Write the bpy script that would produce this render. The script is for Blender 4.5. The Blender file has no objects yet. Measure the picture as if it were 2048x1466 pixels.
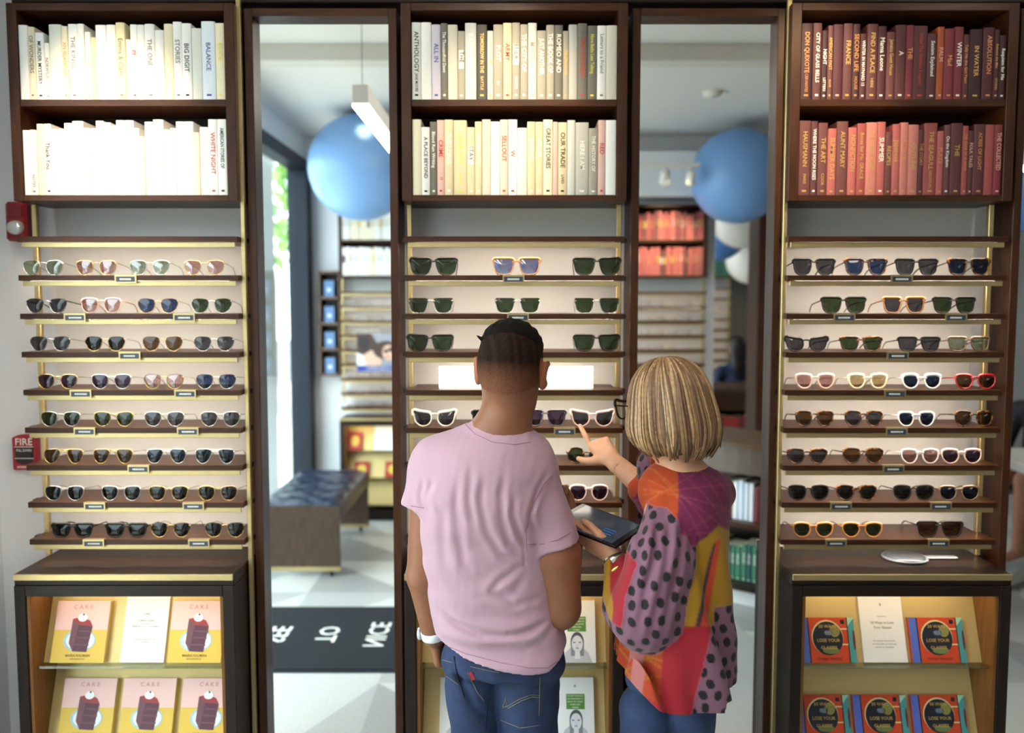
import bpy, math, random
import numpy as np
from mathutils import Vector, Matrix, Euler

# ------------------------------------------------------------------ camera, world, exposure
SC = bpy.context.scene
COL = SC.collection
FPX, PITCH, CAMY, CAMZ = 1700.0, math.radians(4.2), -2.8, 1.75
cam = bpy.data.cameras.new('camera'); co = bpy.data.objects.new('camera', cam); COL.objects.link(co)
cam.sensor_width = 36.0; cam.lens = FPX / 2048 * 36
co.location = (0, CAMY, CAMZ); co.rotation_euler = (math.radians(90) - PITCH, 0, 0)
cam.dof.use_dof = True; cam.dof.focus_distance = 2.12; cam.dof.aperture_fstop = 1.8
cam.clip_start = 0.05; cam.clip_end = 200
SC.camera = co
SC.view_settings.view_transform = 'Standard'; SC.view_settings.look = 'None'
SC.view_settings.exposure = 0.92; SC.view_settings.gamma = 1.0; SC.view_settings.use_curve_mapping = False
W = bpy.data.worlds.new('sky'); SC.world = W; W.use_nodes = True
W.node_tree.nodes['Background'].inputs[0].default_value = (0.79, 0.89, 1.0, 1)
W.node_tree.nodes['Background'].inputs[1].default_value = 5.6
SC.cycles.use_denoising = True
SC.cycles.max_bounces = 8; SC.cycles.diffuse_bounces = 4; SC.cycles.glossy_bounces = 4
SC.cycles.transparent_max_bounces = 12; SC.cycles.transmission_bounces = 4
SC.cycles.sample_clamp_indirect = 4.0
SC.cycles.caustics_reflective = False; SC.cycles.caustics_refractive = False
R = math.radians
def lamp(kind, name, loc, aim, power, color, size=0.1, cone=40, blend=0.5, sy=None):
    l = bpy.data.lights.new(name, kind); l.energy = power; l.color = color
    if kind == 'SPOT':
        l.spot_size = R(cone); l.spot_blend = blend; l.shadow_soft_size = size
    elif kind == 'AREA':
        l.shape = 'RECTANGLE'; l.size = size; l.size_y = sy or size
    elif kind == 'SUN':
        l.angle = R(2)
    o = bpy.data.objects.new(name, l); COL.objects.link(o); o.location = loc
    d = Vector(aim) - Vector(loc); o.rotation_euler = d.to_track_quat('-Z', 'Y').to_euler()
    return o
WARM = (1.0, 0.78, 0.50)
SPOTS = [  # lamp position, aim, power, cone
    ((-1.24, -1.10, 3.02), (-1.22, -0.2, 2.22), 72, 34),
    ((0.02, -1.10, 3.02), (0.00, -0.2, 2.34), 46, 30),
    ((0.93, -1.10, 3.02), (0.90, -0.2, 2.34), 52, 34),
]
for i, (l, a, pw, cn) in enumerate(SPOTS):
    lamp('SPOT', 'track_spot_beam', l, a, pw, WARM, 0.025, cn, 0.9)
lamp('SPOT', 'track_spot_beam', (-1.0, -3.2, 3.02), (-1.05, -4.24, 2.2), 260, WARM, 0.03, 40, 0.9)
lamp('SPOT', 'track_spot_beam', (1.20, -3.40, 2.70), (1.22, -4.24, 2.25), 55, WARM, 0.03, 42, 0.9)
lamp('SUN', 'sunlight', (-30, 5, 30), (-26, 3, 0), 6.0, (1, 0.95, 0.88))

# ------------------------------------------------------------------ helpers
CP, SP = math.cos(PITCH), math.sin(PITCH)
def pt(px, py, Y):
    """world point on the plane y = Y that a picture pixel looks at"""
    u = (px - 1024) / FPX; v = (733 - py) / FPX
    dy = CP + v * SP; dz = v * CP - SP; t = (Y - CAMY) / dy
    return (u * t, Y, CAMZ + dz * t)
MIR = -0.11
def vp(px, py, depth):
    """real point whose mirror image is at a pixel, 'depth' metres in front of the camera"""
    x, y, z = pt(px, py, CAMY + depth)
    return (x, 2 * MIR - y, z)
def lin(c):
    if isinstance(c, str):
        c = [int(c[i:i + 2], 16) / 255 for i in (0, 2, 4)]
    return [(x / 12.92 if x <= 0.04045 else ((x + 0.055) / 1.055) ** 2.4) for x in c[:3]]
MATS = {}
def M(name, col='808080', rough=0.5, metal=0.0, emit=0.0, ecol=None, noise=None, bump=None, spec=0.5, coat=0.0, alpha=None, stretch=None, sheen=0):
    if name in MATS: return MATS[name]
    m = bpy.data.materials.new(name); m.use_nodes = True; MATS[name] = m
    nt = m.node_tree; b = nt.nodes['Principled BSDF']
    c = lin(col) + [1]
    b.inputs['Base Color'].default_value = c; b.inputs['Roughness'].default_value = rough
    b.inputs['Metallic'].default_value = metal; b.inputs['Specular IOR Level'].default_value = spec
    if coat: b.inputs['Coat Weight'].default_value = coat; b.inputs['Coat Roughness'].default_value = 0.15
    if sheen: b.inputs['Sheen Weight'].default_value = sheen
    if emit:
        b.inputs['Emission Color'].default_value = lin(ecol or col) + [1]; b.inputs['Emission Strength'].default_value = emit
    if noise or bump:
        tc = nt.nodes.new('ShaderNodeTexCoord'); mp = nt.nodes.new('ShaderNodeMapping')
        nt.links.new(tc.outputs['Object'], mp.inputs['Vector'])
        if stretch: mp.inputs['Scale'].default_value = stretch
    if noise:   # (second colour, scale, detail, low, high)
        n = nt.nodes.new('ShaderNodeTexNoise'); nt.links.new(mp.outputs['Vector'], n.inputs['Vector'])
        n.inputs['Scale'].default_value = noise[1]; n.inputs['Detail'].default_value = noise[2]
        r = nt.nodes.new('ShaderNodeValToRGB'); nt.links.new(n.outputs['Fac'], r.inputs['Fac'])
        r.color_ramp.elements[0].position = noise[3]; r.color_ramp.elements[1].position = noise[4]
        r.color_ramp.elements[0].color = c; r.color_ramp.elements[1].color = lin(noise[0]) + [1]
        nt.links.new(r.outputs['Color'], b.inputs['Base Color'])
    if bump:    # (scale, strength)
        n2 = nt.nodes.new('ShaderNodeTexNoise'); nt.links.new(mp.outputs['Vector'], n2.inputs['Vector'])
        n2.inputs['Scale'].default_value = bump[0]; n2.inputs['Detail'].default_value = 5
        bp = nt.nodes.new('ShaderNodeBump'); bp.inputs['Strength'].default_value = bump[1]; bp.inputs['Distance'].default_value = 0.002
        nt.links.new(n2.outputs['Fac'], bp.inputs['Height']); nt.links.new(bp.outputs['Normal'], b.inputs['Normal'])
    return m
def Mattr(name, rough=0.6, bump=None, spec=0.4, sss=0.0, sheen=0.0, mott=None):
    """material whose colour is the fabric / skin colour stored on the mesh"""
    if name in MATS: return MATS[name]
    m = bpy.data.materials.new(name); m.use_nodes = True; MATS[name] = m
    nt = m.node_tree; b = nt.nodes['Principled BSDF']
    a = nt.nodes.new('ShaderNodeAttribute'); a.attribute_name = 'tint'
    out = a.outputs['Color']
    b.inputs['Roughness'].default_value = rough; b.inputs['Specular IOR Level'].default_value = spec
    if sss:
        b.inputs['Subsurface Weight'].default_value = sss; b.inputs['Subsurface Radius'].default_value = (0.01, 0.004, 0.002)
        b.inputs['Subsurface Scale'].default_value = 0.5
    if sheen: b.inputs['Sheen Weight'].default_value = sheen
    tc = nt.nodes.new('ShaderNodeTexCoord')
    if mott:
        n = nt.nodes.new('ShaderNodeTexNoise'); nt.links.new(tc.outputs['Object'], n.inputs['Vector'])
        n.inputs['Scale'].default_value = mott[0]; n.inputs['Detail'].default_value = 6
        mr = nt.nodes.new('ShaderNodeMapRange'); nt.links.new(n.outputs['Fac'], mr.inputs['Value'])
        mr.inputs['From Min'].default_value = 0.3; mr.inputs['From Max'].default_value = 0.7
        mr.inputs['To Min'].default_value = 1 - mott[1]; mr.inputs['To Max'].default_value = 1 + mott[1]
        mx = nt.nodes.new('ShaderNodeVectorMath'); mx.operation = 'SCALE'
        nt.links.new(out, mx.inputs[0]); nt.links.new(mr.outputs['Result'], mx.inputs['Scale']); out = mx.outputs[0]
    nt.links.new(out, b.inputs['Base Color'])
    if bump:
        n2 = nt.nodes.new('ShaderNodeTexNoise'); nt.links.new(tc.outputs['Object'], n2.inputs['Vector'])
        n2.inputs['Scale'].default_value = bump[0]; n2.inputs['Detail'].default_value = 4
        bp = nt.nodes.new('ShaderNodeBump'); bp.inputs['Strength'].default_value = bump[1]; bp.inputs['Distance'].default_value = 0.001
        nt.links.new(n2.outputs['Fac'], bp.inputs['Height']); nt.links.new(bp.outputs['Normal'], b.inputs['Normal'])
    return m
def Mglass(name, tint, refl=0.08, rough=0.0, dens=1.0):
    """thin tinted sheet: lets light through tinted, with a glossy coat"""
    if name in MATS: return MATS[name]
    m = bpy.data.materials.new(name); m.use_nodes = True; MATS[name] = m
    nt = m.node_tree; nt.nodes.clear(); o = nt.nodes.new('ShaderNodeOutputMaterial')
    t = nt.nodes.new('ShaderNodeBsdfTransparent'); t.inputs[0].default_value = lin(tint) + [1]
    g = nt.nodes.new('ShaderNodeBsdfGlossy'); g.inputs['Roughness'].default_value = rough + 0.02; g.inputs[0].default_value = (1, 1, 1, 1)
    f = nt.nodes.new('ShaderNodeLayerWeight'); f.inputs[0].default_value = 0.5
    pw = nt.nodes.new('ShaderNodeMath'); pw.operation = 'POWER'; pw.inputs[1].default_value = 5.0
    ad = nt.nodes.new('ShaderNodeMath'); ad.operation = 'MULTIPLY_ADD'; ad.inputs[1].default_value = 0.9 - refl; ad.inputs[2].default_value = refl
    nt.links.new(f.outputs['Facing'], pw.inputs[0]); nt.links.new(pw.outputs[0], ad.inputs[0])
    mx = nt.nodes.new('ShaderNodeMixShader'); nt.links.new(ad.outputs[0], mx.inputs[0])
    nt.links.new(t.outputs[0], mx.inputs[1]); nt.links.new(g.outputs[0], mx.inputs[2])
    nt.links.new(mx.outputs[0], o.inputs['Surface']); return m

class MB:
    """collects shapes and builds them as one mesh object"""
    def __init__(s): s.v = []; s.f = []; s.m = []; s.sm = []; s.mats = []
    def mi(s, m):
        if m not in s.mats: s.mats.append(m)
        return s.mats.index(m)
    def add(s, V, F, m, smooth=False, T=None):
        n = len(s.v); k = s.mi(m)
        if T is not None: V = [tuple(T @ Vector(q)) for q in V]
        s.v.extend(V); s.f.extend([tuple(n + i for i in f) for f in F]); s.m.extend([k] * len(F)); s.sm.extend([smooth] * len(F))
        return s
    def box(s, x0, x1, y0, y1, z0, z1, m, c=0.0, T=None):
        if c <= 0:
            V = [(x, y, z) for z in (z0, z1) for y in (y0, y1) for x in (x0, x1)]
            F = [(0, 2, 3, 1), (4, 5, 7, 6), (0, 1, 5, 4), (2, 6, 7, 3), (0, 4, 6, 2), (1, 3, 7, 5)]
            return s.add(V, F, m, False, T)
        c = min(c, (x1 - x0) * .45, (y1 - y0) * .45, (z1 - z0) * .45)
        lo = (x0, y0, z0); hi = (x1, y1, z1); V = []; ix = {}
        for sx in (0, 1):
            for sy in (0, 1):
                for sz in (0, 1):
                    sg = (sx, sy, sz)
                    for a in range(3):
                        q = []
                        for k in range(3):
                            e = (lo, hi)[sg[k]][k]
                            q.append(e if k == a else e + (c if sg[k] == 0 else -c))
                        ix[(sg, a)] = len(V); V.append(tuple(q))
        F = []
        for a in range(3):
            b, d = (a + 1) % 3, (a + 2) % 3
            for sa in (0, 1):
                q = []
                for (sb, sd) in ((0, 0), (1, 0), (1, 1), (0, 1)):
                    g = [0] * 3; g[a] = sa; g[b] = sb; g[d] = sd; q.append(ix[(tuple(g), a)])
                F.append(tuple(q if sa else q[::-1]))
            for sb in (0, 1):          # edge chamfers run along axis a
                for sd in (0, 1):
                    g0 = [0] * 3; g1 = [0] * 3; g0[a] = 0; g1[a] = 1
                    for g in (g0, g1): g[b] = sb; g[d] = sd
                    q = [ix[(tuple(g0), b)], ix[(tuple(g1), b)], ix[(tuple(g1), d)], ix[(tuple(g0), d)]]
                    F.append(tuple(q if (sb ^ sd) else q[::-1]))
        for sx in (0, 1):
            for sy in (0, 1):
                for sz in (0, 1):
                    g = (sx, sy, sz); q = [ix[(g, 0)], ix[(g, 1)], ix[(g, 2)]]
                    F.append(tuple(q if (sx + sy + sz) % 2 == 1 else q[::-1]))
        return s.add(V, F, m, False, T)
    def tube(s, P, r, m, n=8, T=None, caps=True, flat=1.0, closed=False):
        P = [Vector(p) for p in P]; N = len(P); rr = r if isinstance(r, (list, tuple)) else [r] * N
        V = []; F = []; up = None
        for i, p in enumerate(P):
            if closed: d = P[(i + 1) % N] - P[i - 1]
            else: d = P[min(i + 1, N - 1)] - P[max(i - 1, 0)]
            d.normalize()
            if up is None:
                up = Vector((0, 0, 1)) if abs(d.z) < .9 else Vector((0, 1, 0))
            a = d.cross(up).normalized(); b = a.cross(d).normalized(); up = b
            for k in range(n):
                t = 2 * math.pi * k / n
                V.append(tuple(p + a * math.cos(t) * rr[i] * flat + b * math.sin(t) * rr[i]))
        L = N if closed else N - 1
        for i in range(L):
            j = (i + 1) % N
            for k in range(n):
                F.append((i * n + k, i * n + (k + 1) % n, j * n + (k + 1) % n, j * n + k))
        if caps and not closed:
            F.append(tuple(range(n))[::-1]); F.append(tuple((N - 1) * n + k for k in range(n)))
        return s.add(V, F, m, True, T)
    def lathe(s, prof, m, n=24, T=None):
        V = []; F = []
        for (r, z) in prof:
            for k in range(n):
                t = 2 * math.pi * k / n; V.append((r * math.cos(t), r * math.sin(t), z))
        for i in range(len(prof) - 1):
            for k in range(n):
                F.append((i * n + k, i * n + (k + 1) % n, (i + 1) * n + (k + 1) % n, (i + 1) * n + k))
        if prof[0][0] > 1e-4: F.append(tuple(range(n))[::-1])
        if prof[-1][0] > 1e-4: F.append(tuple((len(prof) - 1) * n + k for k in range(n)))
        return s.add(V, F, m, True, T)
    def ball(s, c, r, m, n=16, T=None):
        rx, ry, rz = r if isinstance(r, (tuple, list)) else (r, r, r); V = []; F = []
        for i in range(n + 1):
            a = math.pi * i / n
            for k in range(2 * n):
                t = math.pi * k / n
                V.append((c[0] + rx * math.sin(a) * math.cos(t), c[1] + ry * math.sin(a) * math.sin(t), c[2] + rz * math.cos(a)))
        for i in range(n):
            for k in range(2 * n):
                j = (k + 1) % (2 * n); F.append((i * 2 * n + k, (i + 1) * 2 * n + k, (i + 1) * 2 * n + j, i * 2 * n + j))
        return s.add(V, F, m, True, T)
    def prism(s, poly, y0, y1, m, T=None, smooth=False):
        """polygon in x,z pushed along y"""
        n = len(poly); V = [(x, y0, z) for x, z in poly] + [(x, y1, z) for x, z in poly]
        F = [tuple(range(n)), tuple(range(2 * n - 1, n - 1, -1))]
        s.add(V, F, m, False, T)
        V2 = list(V); F2 = [(i, i + n, (i + 1) % n + n, (i + 1) % n) for i in range(n)]
        return s.add(V2, F2, m, smooth, T)
    def flat(s, poly, m, T=None, y=0.0):
        n = len(poly); return s.add([(x, y, z) for x, z in poly], [tuple(range(n))], m, False, T)
    def text(s, txt, m, T, size, width=None, align='CENTER', bold=False):
        """lettering in the x,z plane of T (x reading direction, z up)"""
        V, F, w = glyphs(txt, align)
        if not V: return s
        k = size; kx = k
        if width and w * k > width: kx = width / w
        s.add([(x * kx, 0, z * k) for x, z in V], F, m, False, T); return s
    def obj(s, name, parent=None, loc=None, rot=None):
        me = bpy.data.meshes.new(name); me.from_pydata(s.v, [], s.f)
        for m in s.mats: me.materials.append(m)
        me.polygons.foreach_set('material_index', s.m); me.polygons.foreach_set('use_smooth', s.sm); me.update()
        o = bpy.data.objects.new(name, me); COL.objects.link(o)
        if parent is not None: o.parent = parent
        if loc: o.location = loc
        if rot: o.rotation_euler = rot
        return o
_GC = {}
def glyphs(txt, align):
    k = (txt, align)
    if k in _GC: return _GC[k]
    c = bpy.data.curves.new('t', 'FONT'); c.body = txt; c.size = 1.0; c.resolution_u = 2; c.align_x = align; c.align_y = 'CENTER'; c.offset = 0.012
    o = bpy.data.objects.new('t', c); COL.objects.link(o)
    me = bpy.data.meshes.new_from_object(o)
    V = [(v.co.x, v.co.y) for v in me.vertices]; F = [tuple(p.vertices) for p in me.polygons]
    w = (max(v[0] for v in V) - min(v[0] for v in V)) if V else 0
    bpy.data.objects.remove(o); bpy.data.curves.remove(c); bpy.data.meshes.remove(me)
    _GC[k] = (V, F, w); return _GC[k]
def frame(o, x, z):
    """matrix with origin o, x axis and z axis given (y = z cross x)"""
    x = Vector(x).normalized(); z = Vector(z).normalized(); y = z.cross(x)
    m = Matrix((x, y, z)).transposed().to_4x4(); m.translation = Vector(o); return m
def tag(o, label, cat, group=None, kind=None):
    if label: o['label'] = label
    if cat: o['category'] = cat
    if group: o['group'] = group
    if kind: o['kind'] = kind
    return o
def empty(name, loc, label, cat, group=None, rot=(0, 0, 0)):
    o = bpy.data.objects.new(name, None); COL.objects.link(o); o.location = loc; o.rotation_euler = rot; o.empty_display_size = .05
    return tag(o, label, cat, group)
def struct(o): o['kind'] = 'structure'; return o
def arc(cx, cz, r, a0, a1, n, rz=None):
    rz = rz or r
    return [(cx + r * math.cos(R(a0 + (a1 - a0) * i / n)), cz + rz * math.sin(R(a0 + (a1 - a0) * i / n))) for i in range(n + 1)]
ORD = 'first second third fourth fifth sixth seventh eighth ninth tenth eleventh twelfth thirteenth fourteenth fifteenth sixteenth seventeenth eighteenth nineteenth twentieth twenty-first twenty-second twenty-third twenty-fourth twenty-fifth twenty-sixth twenty-seventh twenty-eighth'.split()
rnd = random.Random(7)

# ------------------------------------------------------------------ materials
def wood(name, a, b, rough=0.35, st=(2.5, 30, 30)):
    return M(name, a, rough, noise=(b, 3.0, 6, 0.3, 0.7), stretch=st, coat=0.0, spec=.28)
WOOD = wood('walnut', '4e2c17', '351c0f')
WOODV = wood('walnut upright', '4c2b18', '341c10', st=(30, 30, 2.5))
WOODD = wood('dark walnut', '291a12', '1c110b', 0.4)
WOODDV = wood('dark walnut upright', '261a13', '1a110c', 0.55, (30, 30, 2.5))
WOODI = wood('cabinet inner wood', '8a5a2c', '704720', st=(30, 30, 2.5))
BRASS = M('brushed brass', 'cdb888', 0.38, 0.85, noise=('c0a976', 40, 3, 0.3, 0.7), stretch=(1, 12, 12))
BRASSP = M('satin gold panel', 'dcc284', 0.5, 0.35)
BLACK = M('black metal', '181614', 0.4, 0.3)
PAINT = M('white painted wall', 'e9eaec', 0.7, bump=(60, 0.05))
PANEL = M('warm white back panel', 'e6e4df', 0.55)
CEIL = M('ceiling paint', 'e4e4e2', 0.8)
LED = M('led strip', 'ffe6b8', 0.5, emit=31.0, ecol='fff0dc')
LEDC = M('cabinet led strip', 'ffe6b8', 0.5, emit=11.0, ecol='ffe2b0')
TUBEL = M('linear lamp diffuser', 'fff6ea', 0.5, emit=11.0, ecol='fff4e6')
SILVER = M('mirror silver', 'f2f4f3', 0.0, 1.0)
NAVY = M('dark blue frame', '17212d', 0.5, spec=.3)
WHITE = M('white enamel', 'e6e3de', 0.45)
PAPER = M('white paper', 'f4f2f0', 0.7)
PAGES = M('book pages', 'e8dcc0', 0.8)

# ------------------------------------------------------------------ room shell
XL, XR, YB, YD = -1.71, 5.2, -4.5, -9.6
ZC = 3.12
def floor():
    mats = [M('terrazzo light', 'd3d2cd', .28, noise=('c2c0ba', 160, 2, .45, .62)), M('terrazzo grey', 'a9a8a5', .28, noise=('939290', 160, 2, .42, .6)),
            M('terrazzo mid', 'bcbbb7', .28, noise=('a8a7a4', 160, 2, .42, .6))]
    b = MB(); s = .62; r = random.Random(3)
    nx0, nx1, ny0, ny1 = -3, 9, -16, 1
    for i in range(nx0, nx1):
        for j in range(ny0, ny1):
            x0, x1, y0, y1 = i * s, (i + 1) * s, j * s, (j + 1) * s
            x0, x1 = max(x0, XL), min(x1, XR); y1 = min(y1, 0.02)
            if x1 <= x0 or y1 <= y0: continue
            k = r.randrange(4)
            mx, my = (x0 + x1) / 2, (y0 + y1) / 2
            c = [(x0, y0, 0), (x1, y0, 0), (x1, y1, 0), (x0, y1, 0)]
            if k == 0: b.add(c, [(0, 1, 2)], mats[0]); b.add(c, [(0, 2, 3)], mats[1])
            elif k == 1: b.add(c, [(0, 1, 3)], mats[2]); b.add(c, [(1, 2, 3)], mats[0])
            elif k == 2: b.add(c + [(mx, y1, 0)], [(0, 1, 4)], mats[0]); b.add(c + [(mx, y1, 0)], [(0, 4, 3), (1, 2, 4)], mats[2])
            else: b.add(c, [(0, 1, 2, 3)], mats[r.choice((0, 2, 2))])
    struct(b.obj('floor'))
floor()
struct(MB().box(XL - .3, XR, YD, .25, ZC, ZC + .1, CEIL).obj('ceiling'))
struct(MB().box(XL - .25, XR, 0.0, .2, 0, ZC, PAINT).obj('wall_front'))
struct(MB().box(XR, XR + .1, YD, .2, 0, ZC, M('grey wall', '8d8c88', .8)).obj('wall_right'))
struct(MB().box(XL, XR, YD - .1, YD, 0, ZC, M('dark grey wall', '5c5c58', .8)).obj('wall_back'))
o = MB().box(XL - .02, 1.68, YB - .15, YB, 0, ZC, PAINT)
o.box(2.06, 2.9, YB - .15, YB, 0, ZC, PAINT).box(1.68, 2.06, YB - .15, YB, 2.95, ZC, PAINT)
struct(o.obj('wall_opposite'))
# white soffit beam under the ceiling
struct(MB().box(XL, XR, -2.14, -2.01, 3.03, ZC, M('beam paint', 'd5d3cb', .7), .004).obj('ceiling_beam'))
# street window wall on the window side
struct(MB().box(XL - .2, XL, -.62, .0, 0, ZC, PAINT).box(XL - .2, XL, YB - .1, -.62, 2.93, ZC, PAINT).obj('wall_left'))
fr = MB()
fr.box(XL - .1, XL + .03, YB, -.62, 2.83, 2.93, NAVY, .004).box(XL - .1, XL + .03, YB, -.62, 0, .07, NAVY, .004)
for y in (-.62, -2.2): fr.box(XL - .1, XL + .03, y - .06, y, .07, 2.83, NAVY, .004)
fr.box(XL - .1, XL + .06, YB + .001, YB + .16, .07, 2.83, NAVY, .004)
w = fr.obj('window_1'); struct(w)
MB().box(XL - .055, XL - .045, YB + .1, -.65, .07, 2.83, Mglass('window glass', 'f4faf8', .05)).obj('pane', w)

# ------------------------------------------------------------------ street outside the window
struct(MB().box(-26, XL - .2, -40, 30, -.16, -.06, M('pavement', 'bdbab2', .8)).obj('pavement'))
struct(MB().box(-16, -5.2, -40, 30, -.06, -.055, M('asphalt', '77777a', .85)).obj('road'))
struct(MB().box(-2.55, -2.2, -5.35, -4.75, -.06, 5.5, M('concrete', 'b4b5b2', .85, bump=(30, .2))).obj('outside_pillar'))
b = MB().box(-26.5, -20, -40, -12, -.06, 9, M('far brick', 'b8ada0', .9))
for j in range(4):
    for i in range(8): b.box(-20.02, -19.98, -39 + i * 3.3, -37.4 + i * 3.3, 1 + j * 2.1, 2.3 + j * 2.1, M('far window', '5a6a78', .2))
tag(b.obj('building'), 'pale building across the street seen through the shop window', 'building')
def tree(x, y, hgt, sd, label):
    t = empty('street_tree', (x, y, -.06), label, 'tree', 'street trees outside')
    MB().tube([(0, 0, 0), (.05, 0, hgt * .4), (0, .1, hgt * .6)], [.14, .1, .07], M('bark', '6d5a48', .9)).obj('trunk', t)
    r = random.Random(sd); b = MB(); LF = [M('leaves', '6f9a42', .7), M('leaves light', 'a5c56a', .7)]
    for i in range(900):
        a = r.random() * 6.28; rr = 1.7 * r.random() ** .5; z = hgt * .45 + r.random() * hgt * .55
        rr *= math.sin(math.pi * min(1, max(.05, (z - hgt * .4) / (hgt * .62)))) + .2
        c = Vector((rr * math.cos(a), rr * math.sin(a), z)); s = .09 + r.random() * .1
        e = Euler((r.random() * 3, r.random() * 3, r.random() * 3)).to_matrix().to_4x4(); e.translation = c
        b.add([(-s, 0, 0), (0, 0, -s * .5), (s, 0, 0), (0, 0, s * .5)], [(0, 1, 2, 3)], LF[i % 2], False, e)
    b.obj('foliage', t)
tree(-4.0, -11.4, 5.4, 2, 'leafy green street tree nearest to the shop window')
tree(-3.6, -15.5, 6.0, 5, 'leafy green street tree farther along the pavement')
def car(x, y, col, label, van=False):
    t = empty('parked_car', (x, y, -.055), label, 'car')
    h = 1.5 if not van else 1.9
    m = M('car paint ' + col, col, .25, coat=.8)
    pr = [(-2.1, .3), (2.1, .3), (2.15, .75), (1.5, .95), (.9, h), (-1.4, h), (-2.0, .95), (-2.15, .7)]
    MB().prism([(a, c) for a, c in pr], -.85, .85, m, Matrix.Rotation(R(90), 4, 'Z')).obj('body', t)
    gl = M('car window', '3c4a55', .08)
    MB().prism([(1.25, 1.0), (.8, h - .1), (-1.25, h - .1), (-1.7, 1.0)], -.87, .87, gl, Matrix.Rotation(R(90), 4, 'Z')).obj('window', t)
    for a in (-1.3, 1.3):
        for s in (-.78, .78):
            MB().lathe([(.0, -.1), (.31, -.1), (.33, -.06), (.33, .06), (.31, .1), (0, .1)], M('tyre', '202020', .8), 20, Matrix.Translation((s, a, .33)) @ Matrix.Rotation(R(90), 4, 'Y')).obj('wheel', t)
car(-6.4, -9.2, 'e8eaec', 'white car parked by the kerb outside the window')
car(-6.3, -14.2, 'c9cdd2', 'silver van parked behind the white car', True)
car(-6.5, -4.2, 'e2b52c', 'yellow taxi standing at the kerb')

# ------------------------------------------------------------------ books
PAL = dict(w='f1efe9', W='f6f4f2', c='eee3c4', C='e9ddb0', t='d8c9a6', b='e4eaf6', g='a39e90', G='6f6c62', d='4a4843', k='2c2b29', s='b9b8b0', S='c8cac6', p='dfb7ac', e='d4cdbd', l='dfe0d6', v='cfc8d6',
           m='4c1d26', n='3a171d', r='7c2f36', R='9c4a48', q='b4605c', Q='c77a70', o='a8512c', u='5a2e30', z='6b3a3a', y='ded27a', B='1f2f5c', N='2d5a5a', E='3f7a5c', F='b63a2c')
def bm(c): return M('book cloth ' + c, PAL[c], .6)
TXT = dict(k=M('black print', '1d1a1a', .6), w=M('white print', 'f6f2e8', .5), g=M('gold foil', 'd2ab60', .4, .3), r=M('red print', 'c2382f', .5), y=M('yellow print', 'e6d84e', .5), o=M('copper foil', 'd8925a', .35, .3), b=M('blue print', '4a5a9c', .5), n=M('grey print', '7c7872', .6), p=M('pale pink print', 'e4a89c', .5))
def book_mesh(w, h, d, col, tc, title, seed=0):
    """spine toward -y, stands on z=0, x centred"""
    b = MB(); m = bm(col); r = random.Random(seed); x = w / 2 - .0004; bow = min(.004, w * .18)
    sp = [(x * math.cos(math.pi * i / 6), -bow * math.sin(math.pi * i / 6)) for i in range(7)]   # right to left over the spine
    out = [(x, d)] + sp + [(-x, d)]
    n = len(out); V = [(a, c, 0) for a, c in out] + [(a, c, h) for a, c in out]
    b.add(V, [tuple(range(n))[::-1], tuple(range(n, 2 * n))] + [(i, (i + 1) % n, (i + 1) % n + n, i + n)[::-1] for i in range(n)], m)
    b.box(-x + .0018, x - .0018, .006, d + .0004, .002, h + .0003, PAGES)
    if title:
        yy = -bow - .0006
        T = lambda z, flip=1: frame((0, yy, z), (0, 0, -1), (1, 0, 0))      # reads downward
        ts = title.split('|'); L = h * .86; tm = TXT[tc]
        if ts[0].startswith('#'):      # printed block
            b.flat([(-x * .7, h * .45), (x * .7, h * .45), (x * .7, h * .72), (-x * .7, h * .72)], tm, None, yy); ts[0] = ts[0][1:]
        if ts[0]:
            sz = min(w * .82, .019) * (1.0 if len(ts[0]) < 14 else .8)
            V_, F_, wd = glyphs(ts[0], 'CENTER'); wid = min(wd * sz, L * (.62 if len(ts) > 1 else .8))
            b.text(ts[0], tm, T(h * (.62 if len(ts) > 1 else .55)), sz, wid)
        if len(ts) > 1 and ts[1]:
            sz = min(w * .6, .012); b.text(ts[1], tm, T(h * .22), sz, h * .24)
        b.box(-x * .35, x * .35, yy, yy + .001, h * .045, h * .07, tm)
    return b
STUFF = []
def shelf_books(x0, x1, y, z, ws, hs, cols, tcs, titles, cname, shelf, group, s=1, D=.15, label=None):
    tot = float(sum(ws)); x = x0
    cnames = dict(w='white', W='bright white', c='cream', C='pale yellow', t='tan', b='bluish white', g='grey', G='dark grey', d='charcoal', k='black', s='silver grey', S='pale grey', p='pinkish', e='beige', l='pale green-grey', v='pale lilac', m='dark maroon', n='near-black maroon', r='deep red', R='brick red', q='rose red', Q='salmon pink', o='rust orange', u='dark brown-red', z='dull red', y='yellow', B='navy', N='teal', E='green', F='scarlet')
    tn = dict(k='black', w='white', g='gold', r='red', y='yellow', o='copper', b='blue', n='grey', p='pale pink')
    for i, w in enumerate(ws):
        ww = w / tot * (x1 - x0); t = titles[i] if i < len(titles) else ''
        c = cols[i]; tc = tcs[i]
        b = book_mesh(ww, hs[i], D + rnd.uniform(-.012, .006), c, tc, t, i)
        if label == 'stuff': STUFF.append((b, Matrix.Translation((x0 + x1 - x - ww / 2, y, z)) @ Matrix.Rotation(math.pi, 4, 'Z'))); x += ww; continue
        if s > 0: o = b.obj('book', None, (x + ww / 2, y + rnd.uniform(0, .004), z))
        else: o = b.obj('book', None, (x0 + x1 - x - ww / 2, y - rnd.uniform(0, .004), z), (0, 0, math.pi))
        if label: tag(o, label, 'book', group); x += ww; continue
        desc = cnames[c] + ' book' + ((' with ' + tn[tc] + ' lettering') if t else ' with plain spine')
        tag(o, '%s, %s from window end, %s shelf of %s' % (desc, ORD[i], shelf, cname), 'book', group)
        x += ww
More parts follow.
